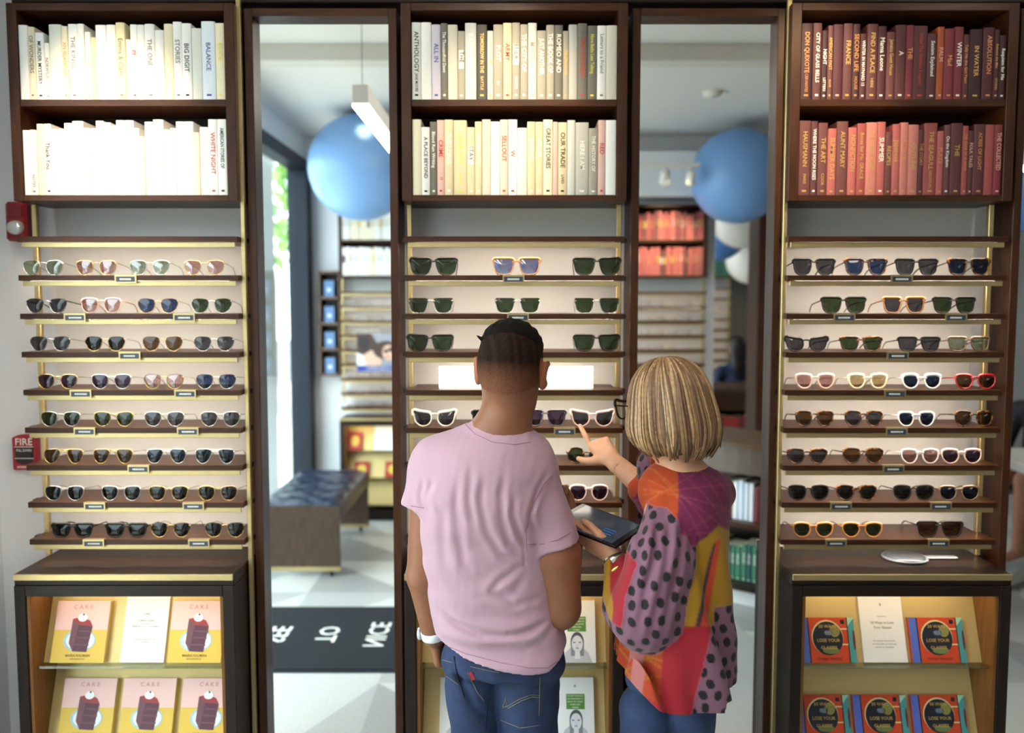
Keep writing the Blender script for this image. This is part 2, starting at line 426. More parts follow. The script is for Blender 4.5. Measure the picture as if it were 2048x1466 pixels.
def diff(e): return [e[i + 1] - e[i] for i in range(len(e) - 1)]
PXM = .001458 / 3.49

# ------------------------------------------------------------------ bay furniture (bookcase, shelving, cabinet)
BX = (-1.168, .007, 1.173); HW = .335
ZK = [1.955 - .117 * k for k in range(9)]
def bookcase(cx, Y, s, label, dz=0.0):
    """s=+1: front toward -y (main wall); s=-1: front toward +y (opposite wall)"""
    t = empty('bookcase', (cx, Y, 2.061 + dz), label, 'bookcase', None, (0, 0, 0 if s > 0 else math.pi))
    F = -.2; h = HW + .004
    zt = .583
    for sx in (-1, 1):
        MB().box(min(sx * h, sx * (h - .03)), max(sx * h, sx * (h - .03)), F, 0, 0, zt, WOODV, .0015).obj('side_panel', t)
    MB().box(-h + .03, h - .03, F + .001, 0, zt - .022, zt, WOOD, .001).obj('top_panel', t)
    MB().box(-h + .03, h - .03, F + .001, 0, 0, .018, WOOD, .001).obj('bottom_panel', t)
    MB().box(-h + .03, h - .03, F + .004, -.012, .282, .302, WOOD, .001).obj('shelf', t)
    MB().box(-h + .03, h - .03, -.012, 0, .018, zt - .022, WOODD).obj('back_panel', t)
    return t
def shelving(cx, Y, s, label, dz=0.0, led=True, ends=None):
    t = empty('display_shelving', (cx, Y, dz), label, 'shelving', None, (0, 0, 0 if s > 0 else math.pi)); zb = .942 - dz
    MB().box(-HW + .004, HW - .004, -.012, -.002, zb, 2.06, PANEL).obj('back_panel', t)
    for sx in (-1, 1):
        x = sx * (HW - .006)
        MB().box(x - .008, x + .008, -.112, -.094, zb, 2.061, BRASS, .002).obj('post', t)
    for k, z in enumerate(ZK):
        e = empty('shelf', (0, 0, z), None, None); e.parent = t; del_label(e)
        b = MB().box(-HW, -HW + .0135, -.2, -.012, -.017, 0, WOOD).box(HW - .0135, HW, -.2, -.115, -.017, 0, WOODD)
        b = MB().box(-HW, HW, -.2, -.116, -.017, 0, WOOD, .001).box(-HW + .018, HW - .018, -.116, -.012, -.017, 0, WOOD)
        b.box(HW, HW + .012, -.15, -.125, -.016, -.002, BLACK).box(-HW - .012, -HW, -.15, -.125, -.016, -.002, BLACK)
        b.obj('board', e)
        MB().box(-HW + .01, HW - .01, -.194, -.188, -.033, -.0172, BRASS, .001).obj('brass_edge', e)
        if led: MB().box(-HW + .03, HW - .03, -.186, -.176, -.0195, -.0172, LED).obj('light_strip', e)
    return t
def del_label(o):
    for k in ('label', 'category', 'group'):
        if k in o: del o[k]
def cabinet(cx, Y, s, label, dz=0.0):
    t = empty('display_cabinet', (cx, Y, 0), label, 'cabinet', None, (0, 0, 0 if s > 0 else math.pi))
    h = HW - .004; F = -.30; zt = .94
    MB().box(-h, h, F + .004, 0, .905, zt, WOODD, .002).obj('top_panel', t)
    MB().box(-h + .001, h - .001, F - .004, F + .0035, .922, zt + .0006, BRASS, .001).obj('brass_edge', t)
    for sx in (-1, 1):
        MB().box(min(sx * h, sx * (h - .034)), max(sx * h, sx * (h - .034)), F, 0, .06, .905, WOODDV, .002).obj('side_panel', t)
        MB().box(min(sx * (h - .0345), sx * (h - .044)), max(sx * (h - .0345), sx * (h - .044)), F + .006, -.01, .1, .9, WOODI).obj('side_lining', t)
    MB().box(-h + .034, h - .034, F, F + .02, .872, .905, WOODD, .001).obj('front_rail', t)
    MB().box(-h + .034, h - .034, F, F + .02, .06, .10, WOODD, .001).obj('front_rail', t)
    MB().box(-h + .03, h - .03, F + .04, 0, .0, .06, BLACK).obj('plinth', t)
    x = h - .045
    for zb in (.64, .39, .14):       # tilted brass panels with a clear ledge
        zt_ = min(.90, zb + .27); yb = -.235; tl = math.tan(R(20)); yt = yb + (zt_ - zb) * tl
        b = MB(); b.add([(-x, yb, zb), (x, yb, zb), (x, yt, zt_), (-x, yt, zt_), (-x, yb + .006, zb), (x, yb + .006, zb), (x, yt + .006, zt_), (-x, yt + .006, zt_)],
              [(0, 1, 2, 3), (7, 6, 5, 4), (0, 4, 5, 1), (1, 5, 6, 2), (2, 6, 7, 3), (3, 7, 4, 0)], BRASSP)
        b.obj('display_panel', t)
        MB().box(-x, x, yb - .04, yb, zb - .002, zb, Mglass('acrylic', 'f0f4f0', .04)).box(-x, x, yb - .0412, yb - .04, zb - .002, zb + .006, Mglass('acrylic', 'f0f4f0', .04)).obj('ledge', t)
    MB().box(-x + .02, x - .02, F + .0215, F + .034, .9, .9045, LEDC).obj('light_strip', t)
    return t
CN = ('white bookcase', 'grey bookcase', 'red bookcase')
for i, cx in enumerate(BX):
    bookcase(cx, 0, 1, ['walnut wall bookcase full of white books, beside the bare white wall', 'walnut wall bookcase full of grey and cream books, above the man', 'walnut wall bookcase full of dark red and pink books'][i])
    shelving(cx, 0, 1, ['walnut and brass sunglasses shelving below the white books', 'walnut and brass sunglasses shelving below the grey books, partly behind the man', 'walnut and brass sunglasses shelving below the red books'][i])
    cabinet(cx, 0, 1, ['dark wood display cabinet holding pink and yellow cake books', 'dark wood display cabinet behind the man and woman, holding portrait booklets', 'dark wood display cabinet holding orange-red glasses books'][i])
# header board and mirrors
struct(MB().box(-1.53, 3.2, -.13, 0, 2.668, 2.98, WOODD, .003).obj('trim_1'))
def mirror(x0, x1, label):
    t = empty('wall_mirror', ((x0 + x1) / 2, 0, .03), label, 'mirror'); w = (x1 - x0) / 2
    f = MB()
    for sx in (-1, 1): f.box(min(sx * w, sx * (w + .026)), max(sx * w, sx * (w + .026)), -.15, -.0, 0, 2.615, WOODV, .002)
    f.box(-w, w, -.15, 0, 2.592, 2.615, WOOD, .001).box(-w, w, -.15, 0, 0, .06, WOOD, .001)
    f.obj('frame', t)
    MB().add([(-w, MIR, .06), (w, MIR, .06), (w, MIR, 2.596), (-w, MIR, 2.596)], [(0, 1, 2, 3)], SILVER).box(-w, w, MIR + .002, -.001, .06, 2.596, BLACK).obj('mirror_glass', t)
mirror(-.789, -.376, 'tall wood framed mirror between the white and grey bookcases')
mirror(.392, .808, 'tall wood framed mirror behind the woman, between grey and red bookcases')
mirror(1.572, 2.0, 'tall wood framed mirror at the end past the red bookcase')
for i, x in enumerate((-.853, .8485, -.3475 , .362)):
    pass
for x, l in ((-.825, 'slim brass pole beside the white bookcase and the first mirror'), (.837, 'slim brass pole beside the red bookcase and the second mirror')):
    tag(MB().box(x - .007, x + .007, -.172, -.156, 0.0, 2.667, BRASS, .002).obj('brass_pole'), l, 'pole')

# books in the three cases
def rows_main():
    bx = lambda i: (BX[i] - .308, BX[i] + .308)
    Yb = -.193
    up, lo = 2.363, 2.079
    # white case, upper
    ws = diff([145, 208, 255, 315, 350, 437, 478, 545, 590, 630, 668, 740, 805, 868, 900, 948, 1000, 1068, 1130, 1190, 1250, 1315, 1383, 1475, 1540])
    tp = [187, 200, 240, 310, 182, 195, 178, 178, 232, 272, 187, 185, 170, 285, 182, 185, 180, 222, 178, 163, 175, 208, 160, 172]
    shelf_books(*bx(0), Yb, up, ws, [(708 - t) * PXM for t in tp], 'WcWwlcWwwtWwCwWwWwcWWlbc', 'nnknnonnynnrnnrnnnynknby', ['', 'OF WONDERS|', 'MURDER MYSTERY', 'NORWICH', '', 'AN ISLAND OF', 'THE KINGS|', '', 'W', '', '', '', 'Emma & Clare', '', 'PE|', '', 'THE ONE|', '', '', 'STORIES|', 'BIG DIGIT', '', 'BALANCE', 'BOOK|'], CN[0], 'upper', 'white books on the upper shelf')
    ws = [45, 50, 50, 50, 45, 45, 55, 75, 45, 40, 55, 50, 35, 60, 60, 35, 38, 60, 70, 45, 38, 60, 60, 42, 60, 62, 65]
    tp = [905, 903, 860, 860, 895, 895, 855, 840, 890, 890, 838, 850, 872, 835, 835, 890, 950, 845, 830, 900, 890, 843, 843, 920, 882, 828, 828]
    shelf_books(*bx(0), Yb, lo, ws, [(1368 - t) * PXM for t in tp], 'WwcWwWWWwWWwWWWwcWWwwWWcwWW', 'nnnkppnnnnnnnnnnnnnnnnnnnrk', ['', '|NOTES', '', 'Thank You', '', '', '', '', '', '', '', '', '', '', '', '', '', '', '', '', '', '', '', '', '', 'WHITE NIGHT', 'AMERICAN STORIES OF|'], CN[0], 'lower', 'white books on the lower shelf')
    ws = diff([145, 213, 285, 350, 398, 468, 520, 600, 675, 718, 785, 848, 905, 960, 1022, 1088, 1145, 1205, 1245, 1307, 1375, 1445, 1508, 1585])
    tp = [150, 150, 165, 155, 165, 210, 155, 165, 208, 165, 153, 153, 165, 155, 208, 168, 168, 210, 165, 158, 172, 172, 172]
    shelf_books(*bx(1), Yb, up, ws, [(690 - t) * PXM for t in tp], 'lwvGegSdegtggSggGgsGGwe', 'kpbwnwwgywrwwpwwwgyrynn', ['ANTHOLOGY|JANE MOORE', '', 'ALL IN|', 'The Thousandfold Dawn|', '', '#THE|', 'RAVEN DOG|POST', 'TOMORROW IN THE|BATTLE', 'IT', 'PLOT|IN', 'ARMY|', '#EULA|NOTES', 'THE CITY OF|', 'MOTEL|', 'JUST ANOTHER|', 'THE BOOK OF|', 'ROMEO AND|', 'TELEPHONE', '', 'THE ODYSSEY', 'More Baths Less Talking|', 'Letters to a Friend|', ''], CN[1], 'upper', 'grey and cream books on the upper shelf')
    ws = diff([143, 208, 268, 318, 370, 432, 528, 585, 635, 698, 762, 820, 885, 955, 1013, 1068, 1135, 1172, 1238, 1295, 1390, 1455, 1508, 1585])
    tp = [823, 878, 838, 828, 825, 828, 878, 838, 823, 838, 825, 823, 882, 838, 840, 825, 840, 843, 828, 843, 885, 828, 828]
    shelf_books(*bx(1), Yb, lo, ws, [(1362 - t) * PXM for t in tp], 'cwGptttteWWeWltteptSsgpw'[:9] + 'WeWlttcptSsgpw', 'nkwrwywwwnrrwwwkwkwwwrn', ['', 'A PLACE BEYOND', 'Blood Run Writing|', 'CRIME|IT', 'THE LONG|', 'LOVE CITY|DESIRE', '#STAY|', 'OF BEAUTY|', '', '', 'SELLOUT|', 'W', '', 'SWING|', 'PLOT|', 'GREAT STORIES|', '', 'OUR TRADE|LIVES', '', 'HERE I AM', 'THE HISTORY OF|', 'RED|', ''], CN[1], 'lower', 'grey and cream books on the lower shelf')
    ws = diff([185, 265, 325, 365, 400, 467, 530, 580, 625, 697, 757, 815, 885, 940, 1030, 1095, 1142, 1208, 1270, 1312, 1400, 1475, 1510, 1558])
    tp = [190, 190, 240, 205, 198, 192, 195, 262, 197, 210, 252, 203, 203, 208, 262, 215, 230, 215, 268, 232, 222, 235, 275]
    shelf_books(*bx(2), Yb, up, ws, [(725 - t) * PXM for t in tp], 'nunzmunmumzuruuorrunmmn', 'owwgpgowgwgworwpowogogwyn'.replace('n', 'p'), ['DON QUIXOTE|CERVANTES', 'CITY OF GLASS BELLS', 'NIGHT|LETTERS', 'AMERICAN PAST|ALIVE', '|', 'FRANCE|', 'SECOND LIFE|HOUSE', 'WINTER IN MAYNARD 13', 'FIND A PLACE|HERE', 'Mama Leone|', 'Jamaica Guest House|', 'A|', 'THE|', 'Infidel The Orchard Keepers', 'Sexism Explained|', 'PALM|', 'Mad', 'WINTER|', 'Tally Ho the Girl Pearl', 'IN WATER', 'ABSOLUTION|', 'Rebecca the Man|STORIES', 'Requiem for Me'], CN[2], 'upper', 'red books on the upper shelf')
    ws = diff([188, 270, 318, 383, 443, 520, 578, 638, 712, 770, 815, 868, 922, 993, 1028, 1115, 1162, 1208, 1285, 1325, 1362, 1437, 1500, 1555])
    tp = [853, 855, 868, 907, 857, 900, 873, 865, 860, 930, 877, 865, 880, 912, 870, 925, 882, 870, 888, 922, 878, 880, 880]
    shelf_books(*bx(2), Yb, lo, ws, [(1383 - t) * PXM for t in tp], 'zuzqzqRQqzqQQuRqzuRuuRr', 'gwggggggwggogogowgopogpw', ['HAUSMANN|PARIS', 'WHERE THE MOON RISES', 'THE ART|COOK', 'SUMMER DAYS', 'AUNT MARY|', 'NONFICTION|', 'Roses for Mr. GRACE', 'THE GARDEN HOUSE|', 'SUMMER|', 'RECIPES|', 'Japanese|', 'ESSAYS|', 'OUTLINE', 'THE STORY|', 'THE SEAGULL|NIGHTLIFE', 'PLAYS|', 'On the Kingdom|', 'THE|', 'THE EDGE OF ALWAYS|', 'FOLK TALES|', 'ACRES OF LIGHT|', '', 'THE COLLECTED|'], CN[2], 'lower', 'red books on the lower shelf')
rows_main()

# ------------------------------------------------------------------ sunglasses
def shape(kind, w, h):
    """lens outline (x,z), outer side at +x, bottom at z=0"""
    K = dict(
        panto=[(-.48, .62), (-.40, .92), (-.1, 1.0), (.25, 1.0), (.47, .88), (.50, .62), (.42, .3), (.2, .05), (-.05, 0), (-.28, .1), (-.43, .35)],
        square=[(-.50, .70), (-.46, .97), (-.1, 1.0), (.3, 1.0), (.52, .97), (.50, .6), (.42, .2), (.22, .02), (-.1, 0), (-.3, .08), (-.42, .32)],
        aviator=[(-.46, .85), (-.30, 1.0), (.1, 1.0), (.42, .96), (.50, .72), (.46, .35), (.25, .06), (.02, 0), (-.2, .12), (-.38, .45)],
        cat=[(-.46, .6), (-.38, .88), (-.05, .95), (.3, 1.02), (.58, 1.1), (.52, .7), (.42, .28), (.18, .03), (-.1, 0), (-.32, .14), (-.44, .36)],
        round=[(-.5, .5), (-.45, .75), (-.25, .94), (0, 1), (.25, .94), (.45, .75), (.5, .5), (.45, .25), (.25, .06), (0, 0), (-.25, .06), (-.45, .25)])[kind]
    P = [Vector((a * w, c * h)) for a, c in K]; n = len(P); out = []
    for i in range(n):            # Catmull-Rom
        p0, p1, p2, p3 = P[i - 1], P[i], P[(i + 1) % n], P[(i + 2) % n]
        for t in (0, .33, .67):
            q = .5 * ((2 * p1) + (p2 - p0) * t + (2 * p0 - 5 * p1 + 4 * p2 - p3) * t * t + (3 * p1 - 3 * p2 + p3 - p0) * t ** 3)
            out.append((q.x, q.y))
    return out
FM = dict(k=('black', M('acetate black', '100e0c', .3, spec=.3)), t=('tortoiseshell', M('acetate tortoise', '2b1608', .18, noise=('8a5320', 60, 2, .52, .62), spec=.35)),
          a=('amber', M('acetate amber', 'b9752e', .2, coat=.6)), g=('gold', M('gold wire', 'd9b878', .25, .9)), s=('silver', M('silver wire', 'cfcfca', .25, .9)),
          c=('crystal clear', M('acetate crystal', 'ded8d0', .12, coat=.6)), p=('pale pink', M('acetate pink', 'e9bfb0', .2, coat=.6)), r=('bright red', M('acetate red', 'b81f25', .2, coat=.6)),
          i=('ivory', M('acetate ivory', 'ece0c4', .2, coat=.6)), n=('dark navy', M('acetate navy', '1b1a30', .18, coat=.6)), h=('horn brown', M('acetate horn', '6b5138', .2, coat=.6)), w=('white', M('acetate white', 'eeeae6', .2, coat=.5)), l=('pale yellow', M('acetate yellow', 'efe2b4', .2, coat=.5)))
LM = dict(k=('black', Mglass('lens black', '262624', .025)), g=('green', Mglass('lens green', '3c4c34', .025)), b=('blue', Mglass('lens blue', '33426c', .03)), n=('brown', Mglass('lens brown', '5f4630', .025)),
          s=('smoky grey', Mglass('lens smoke', '4c4c54', .03)), r=('rose', Mglass('lens rose', 'b58a84', .1)), v=('purple', Mglass('lens purple', '4a3852', .03)), l=('pale green', Mglass('lens pale green', '8f9d84', .1)), m=('mirrored violet', Mglass('lens violet', '6a70a8', .18)), y=('gold', Mglass('lens gold', 'c9ae78', .2)), d=('dark blue', Mglass('lens dark blue', '1d2840', .03)))
GN = dict(panto='rounded', square='square', aviator='aviator', cat='cat-eye', round='round')
def glasses(x, z, y, kind, fr, ln, label, group, brow=None, temple=None, thick=None, w=.05, h=.043, gap=.019, yaw=0, name='sunglasses'):
    wire = fr in 'gs' and thick is None
    th = thick or (.0013 if wire else .0032)
    fm = FM[fr][1]; tm = FM[temple or fr][1]; bmn = FM[brow][1] if brow else None
    t = empty(name, (x, y, z), label, name, group, (0, 0, R(yaw)))
    tilt = Matrix.Rotation(R(-6), 4, 'X'); lift = th + .0004
    b = MB(); dpt = .0028 if wire else .0042
    for sx in (-1, 1):
        O = shape(kind, w, h); cx = sx * (gap / 2 + w * .5)
        ctr = Vector((0, h * .5)); n = len(O)
        inn = [(cx + sx * a, c + lift) for a, c in O]
        ou = []
        for i in range(n):
            tn = Vector(O[(i + 1) % n]) - Vector(O[i - 1]); nn = Vector((tn.y, -tn.x)).normalized()
            if nn.dot(Vector(O[i]) - ctr) < 0: nn = -nn
            k = th * (1.0 + (1.1 if (not wire and O[i][1] > h * .85) else 0)); q = Vector(O[i]) + nn * k
            ou.append((cx + sx * q.x, q.y + lift))
        V = [(a, -dpt / 2, c) for a, c in inn] + [(a, -dpt / 2, c) for a, c in ou] + [(a, dpt / 2, c) for a, c in inn] + [(a, dpt / 2, c) for a, c in ou]
        F = []
        for i in range(n):
            j = (i + 1) % n
            F += [(i, j, n + j, n + i), (2 * n + i, 3 * n + i, 3 * n + j, 2 * n + j), (n + i, n + j, 3 * n + j, 3 * n + i), (i, 2 * n + i, 2 * n + j, j)]
        tops = [k for k, f in enumerate(F)]
        if brow:
            F1 = []; F2 = []
            for i in range(n):
                (F1 if O[i][1] > h * .62 else F2).extend(F[4 * i:4 * i + 4])
            b.add(V, F1, bmn, True, tilt); b.add(V, F2, fm, True, tilt)
        else: b.add(V, F, fm, True, tilt)
        cz_ = h * .5 + lift; LV = [(a, 0, c) for a, c in inn]; LF = []
        for q_, dy_ in ((.66, -.0017), (.33, -.0027)): LV += [(cx + (a - cx) * q_, dy_, cz_ + (c - cz_) * q_) for a, c in inn]
        LV.append((cx, -.003, cz_))
        for i in range(n):
            j = (i + 1) % n; LF += [(i, j, n + j, n + i), (n + i, n + j, 2 * n + j, 2 * n + i), (2 * n + i, 2 * n + j, 3 * n)]
        if sx < 0: LF = [f_[::-1] for f_ in LF]
        MB().add(LV, LF, LM[ln][1], True, tilt).obj('lens', t)
    # bridge
    zb = h * (.80 if kind != 'round' else .66) + lift; bm_ = bmn or fm; r = .0012 if wire else .0026
    b.tube([(-gap / 2 - .004, 0, zb), (-gap * .25, -.001, zb + .003), (gap * .25, -.001, zb + .003), (gap / 2 + .004, 0, zb)], r, fm if wire or not brow else bm_, 6, tilt)
    if kind == 'aviator': b.tube([(-gap / 2 - .006, 0, h * .98 + lift), (gap / 2 + .006, 0, h * .98 + lift)], r, fm, 6, tilt)
    b.obj('frame', t)
    # temples reach back to the shelf
    xo = gap / 2 + w * (1.0 if kind != 'cat' else 1.04) + th * .5; zh = h * (.84 if kind != 'round' else .66) + lift
    for sx in (-1, 1):
        rr = .001 if (temple or fr) in 'gs' else .0019
        P = [(sx * (xo - .002), .001, zh), (sx * (xo + .003), .004, zh), (sx * (xo + .002), .05, zh * .86), (sx * (xo - .002), .1, zh * .70), (sx * (xo - .006), .124, zh * .42), (sx * (xo - .009), .140, .003)]
        MB().tube(P, rr, tm, 6, None, True, 1.0 if rr < .0015 else .8).obj('temple', t)
    return t
def put_row(cx, k, specs, bay):
    """specs: (px of the pair's centre, kind, frame, lens, {extras})"""
    for i, sp in enumerate(specs):
        px, kind, f, l = sp[:4]; ex = dict(sp[4]) if len(sp) > 4 else {}
        Y = -.176; x = pt(px, 700, Y)[0]
        ft = FM[f][0]; bt = (FM[ex['brow']][0] + '-browed ') if ex.get('brow') else ''
        pos = ex.pop('pos', '%s from window end' % ORD[i])
        glasses(x, ZK[k], Y, kind, f, l, '%s%s %s %s-lensed sunglasses, %s, %s shelf under %s' % (bt, ft, GN[kind], LM[l][0], pos, ORD[k - 1], CN[bay]), 'sunglasses on shelves', **ex)
bw = lambda c, **k: dict(brow=c, **k)
L4 = [[(92, 'panto', 's', 'l'), (198, 'panto', 'g', 'r'), (304, 'panto', 's', 'l'), (412, 'panto', 'g', 'r')],
      [(96, 'panto', 's', 's', bw('k', temple='k')), (205, 'panto', 'p', 'r', dict(thick=.0018)), (318, 'panto', 'g', 'b', bw('t')), (425, 'panto', 's', 'g', bw('k'))],
      [(100, 'panto', 's', 's', bw('k')), (210, 'panto', 'g', 'k', bw('k')), (325, 'panto', 'g', 'n', bw('t')), (428, 'panto', 's', 's', bw('k'))],
      [(112, 'panto', 'g', 'v'), (220, 'panto', 's', 'v'), (325, 'panto', 'g', 'r', bw('t')), (430, 'panto', 's', 'b', bw('t'))],
      [(115, 'panto', 's', 'g'), (222, 'panto', 'g', 'g'), (324, 'panto', 's', 's'), (437, 'panto', 's', 's')],
      [(118, 'aviator', 'g', 'n'), (218, 'aviator', 'g', 'n'), (326, 'aviator', 's', 'd'), (424, 'aviator', 's', 'd')],
      [(117, 'panto', 's', 'k'), (232, 'panto', 's', 'k'), (328, 'panto', 'g', 'k'), (428, 'panto', 'g', 'k')],
      [(130, 'square', 'k', 'k', dict(h=.036)), (240, 'square', 'k', 'k', dict(h=.036)), (330, 'panto', 'g', 'k', bw('t')), (440, 'panto', 'g', 'k', bw('k'))]]
R4 = [[(1624, 'square', 'k', 's'), (1727, 'square', 't', 'b'), (1828, 'square', 'k', 's'), (1932, 'square', 't', 'd')],
      [(1685, 'square', 'k', 'g', dict(w=.054)), (1805, 'square', 'a', 's'), (1905, 'square', 'k', 'g')],
      [(1613, 'cat', 'k', 's', dict(h=.036)), (1722, 'square', 't', 'g', dict(h=.037)), (1838, 'square', 'k', 's', dict(h=.037)), (1938, 'square', 'h', 'l', dict(h=.037))],
      [(1632, 'panto', 'p', 'r', dict(thick=.0045, w=.045, h=.036, gap=.022)), (1738, 'panto', 'l', 'y', dict(thick=.0045, w=.045, h=.036, gap=.022)), (1846, 'panto', 'w', 'd', dict(thick=.0045, w=.045, h=.036, gap=.022)), (1954, 'panto', 'r', 'n', dict(h=.038))],
      [(1633, 'panto', 't', 'n', dict(h=.04, w=.046)), (1732, 'panto', 't', 's', dict(h=.04, w=.046)), (1838, 'panto', 'w', 'd', dict(h=.038, w=.044)), (1954, 'panto', 't', 'n', dict(h=.04, w=.046))],
      [(1620, 'panto', 't', 's', dict(h=.038)), (1733, 'panto', 't', 'n', dict(h=.040)), (1848, 'panto', 'c', 'r', dict(thick=.003, w=.046, h=.038)), (1932, 'panto', 'p', 'v', dict(h=.038))],
      [(1625, 'panto', 'k', 'k', dict(h=.04)), (1722, 'panto', 't', 'k', dict(h=.04)), (1838, 'panto', 'k', 'k', dict(h=.04)), (1930, 'panto', 'h', 'd', dict(h=.038))],
      [(1636, 'panto', 'a', 'g', dict(h=.038)), (1736, 'panto', 'a', 'g', dict(h=.038)), (1894, 'square', 'k', 'n', dict(h=.042, w=.056))]]
C4 = [[(868, 'square', 'k', 'g', dict(w=.058, h=.046)), (1033, 'square', 'a', 'm', dict(w=.058, h=.046)), (1193, 'square', 'k', 'g', dict(w=.058, h=.046))],
      [(862, 'square', 's', 'g', bw('k', w=.056, h=.045)), (1035, 'square', 's', 'g', bw('k', w=.056, h=.045)), (1193, 'square', 's', 'g', bw('k', w=.056, h=.045))],
      [(860, 'square', 'k', 'g', dict(w=.056, h=.044)), (1193, 'square', 'k', 'g', dict(w=.056, h=.044))],
      [], [(868, 'cat', 'i', 's', dict(thick=.0036, w=.051, h=.041)), (985, 'square', 'k', 'k', dict(pos='behind the neck of the man')), (1091, 'square', 'n', 'v', dict(w=.05, h=.044)), (1186, 'cat', 'p', 's', dict(thick=.0034, w=.051, h=.041, pos='under the pointing finger'))],
      [(1175, 'round', 't', 'g', dict(w=.048, pos='beside the pointing hand'))], [(1180, 'panto', 'p', 'v', dict(thick=.0028, w=.048, h=.042, pos='above the tablet'))]]
for k, r_ in enumerate(L4): put_row(BX[0], k + 1, r_, 0)
for k, r_ in enumerate(C4): put_row(BX[1], k + 1, r_, 1)
for k, r_ in enumerate(R4): put_row(BX[2], k + 1, r_, 2)
# brass label holders on the shelf edges
HOLD = {0: [(1, [256]), (2, [152, 370]), (3, [259]), (4, [158, 368]), (5, [163, 371]), (6, [269]), (7, [178, 378]), (8, [173, 387])],
        1: [(1, [1027]), (2, [1036]), (5, [1130])],
        2: [(1, [1799]), (2, [1687, 1910]), (3, [1796]), (4, [1793]), (5, [1799]), (6, [1795]), (7, [1691, 1894]), (8, [1683, 1892])]}
PLAQ = M('label plaque', '3b4254', .35)
for bay, L in HOLD.items():
    for k, xs in L:
        for j, px in enumerate(xs):
            x = pt(px, 700, -.203)[0]
            b = MB(); w = .033; zz = -.012
            for (a, c, d, e) in ((-w, w, .008, .012), (-w, w, -.012, -.008), (-w, -w + .004, -.008, .008), (w - .004, w, -.008, .008)):
                b.box(a, c, -.004, 0, d, e, BRASS)
            b.box(-w, w, -.004, .012, .012, .0135, BRASS)
            b.box(-w + .004, w - .004, -.0025, 0, -.008, .008, PLAQ)
            r = random.Random(px); q = -w * .55
            while q < w * .5:
                ww = .003 + r.random() * .002; b.box(q, q + ww, -.0028, -.0024, -.0025, .0025, TXT['w']); q += ww + .0012
            pos = '' if len(xs) == 1 else (' nearer the window end' if j == 0 else ' farther from the window end')
            tag(b.obj('label_holder', None, (x, -.2005, ZK[k] - .0125)), 'brass label holder on %s shelf under %s%s' % (ORD[k - 1], CN[bay], pos), 'label', 'brass label holders')
# blank white display card on the fourth shelf under the grey books; added emission imitates strong light on it
a0 = pt(878, 733, -.16); a1 = pt(1186, 780, -.16)
tag(MB().box(a0[0], a1[0], -.162, -.156, ZK[4] + .001, a0[2], M('white card with added glow', 'ffffff', .6, emit=1.3, ecol='fff4e2'), .001).obj('display_sign'), 'blank white sign with added glow on the shelf behind the head of the man', 'sign')

# ------------------------------------------------------------------ things in the display cabinets
LEAN = R(20)
def lean(x, zb, off=0.0):
    """stands on a ledge, leaning on the tilted brass panel; local y goes into the panel"""
    return frame((x, -.2375 - off, zb + .001), (1, 0, 0), (0, math.sin(LEAN), math.cos(LEAN)))
def px_x(px, py, Y): return pt(px, py, Y)[0]
PK = M('cover pink', 'f0c3ba', .45); YL = M('cover yellow', 'e3bd45', .45); CK = M('cake brown', '57293a', .5); CK2 = M('cake side', '70404a', .5); RD = M('cake red', '9c2e2c', .5)
PLB = M('plate blue', 'a9cdd6', .5); PLW = M('plate white', 'f2f2f4', .5); GRN = M('cover green', '5b8f3a', .5)
def slab(b, w, h, t, m, T, pages=True):
    b.box(-w / 2, w / 2, -t, -t + .002, 0, h, m, 0, T).box(-w / 2, w / 2, -.002, 0, 0, h, m, 0, T).box(-w / 2, -w / 2 + .003, -t + .002, -.002, 0, h, m, 0, T)
    b.box(-w / 2 + .003, w / 2 - .003, -t + .002, -.002, .002, h - .003, PAGES, 0, T)
def ell(cx, cz, rx, rz, n=28): return [(cx + rx * math.cos(2 * math.pi * i / n), cz + rz * math.sin(2 * math.pi * i / n)) for i in range(n)]
def fl(b, poly, m, T, y): b.flat(poly, m, T, y)
def cake_book(x, zb, label):
    T = lean(x, zb); b = MB(); w, h, t = .165, .184, .018; slab(b, w, h, t, YL, T); y = -t - .0004
    fl(b, [(-w / 2, h * .53), (w / 2, h * .53), (w / 2, h), (-w / 2, h)], PK, T, y)
    fl(b, ell(0, h * .36, .05, .034), PLB, T, y - .0003); fl(b, ell(.002, h * .36, .044, .029), PLW, T, y - .0006)
    fl(b, [(-.018, .034), (.026, .032), (.036, .108), (-.008, .112)], CK, T, y - .0009)
    fl(b, [(-.032, .058), (-.018, .034), (-.008, .112), (-.028, .13)], CK2, T, y - .0009)
    fl(b, [(-.008, .112), (.036, .108), (.026, .125), (.0, .136), (-.028, .13)], RD, T, y - .0011)
    for q in (.052, .073, .092): fl(b, [(-.014 + (q - .05) * .2, q), (.03 + (q - .05) * .12, q - .002), (.0305 + (q - .05) * .12, q + .002), (-.0138 + (q - .05) * .2, q + .004)], CK2, T, y - .0012)
    fl(b, ell(.002, .134, .015, .012), PLW, T, y - .0014); fl(b, ell(.004, .143, .003, .003), CK, T, y - .0016)
    b.text('C A K E', M('cover print pink', 'c98a86', .5), T @ Matrix.Translation((0, y - .0008, h * .90)), .018)
    b.text('MAIRA KALMAN', M('cover print brown', '8a6a2a', .5), T @ Matrix.Translation((0, y - .0008, h * .115)), .0105)
    b.text('WITH RECIPES BY', M('cover print brown', '8a6a2a', .5), T @ Matrix.Translation((0, y - .0008, h * .06)), .006)
    tag(b.obj('cake_book'), label, 'book', 'cake books in the display cabinet')
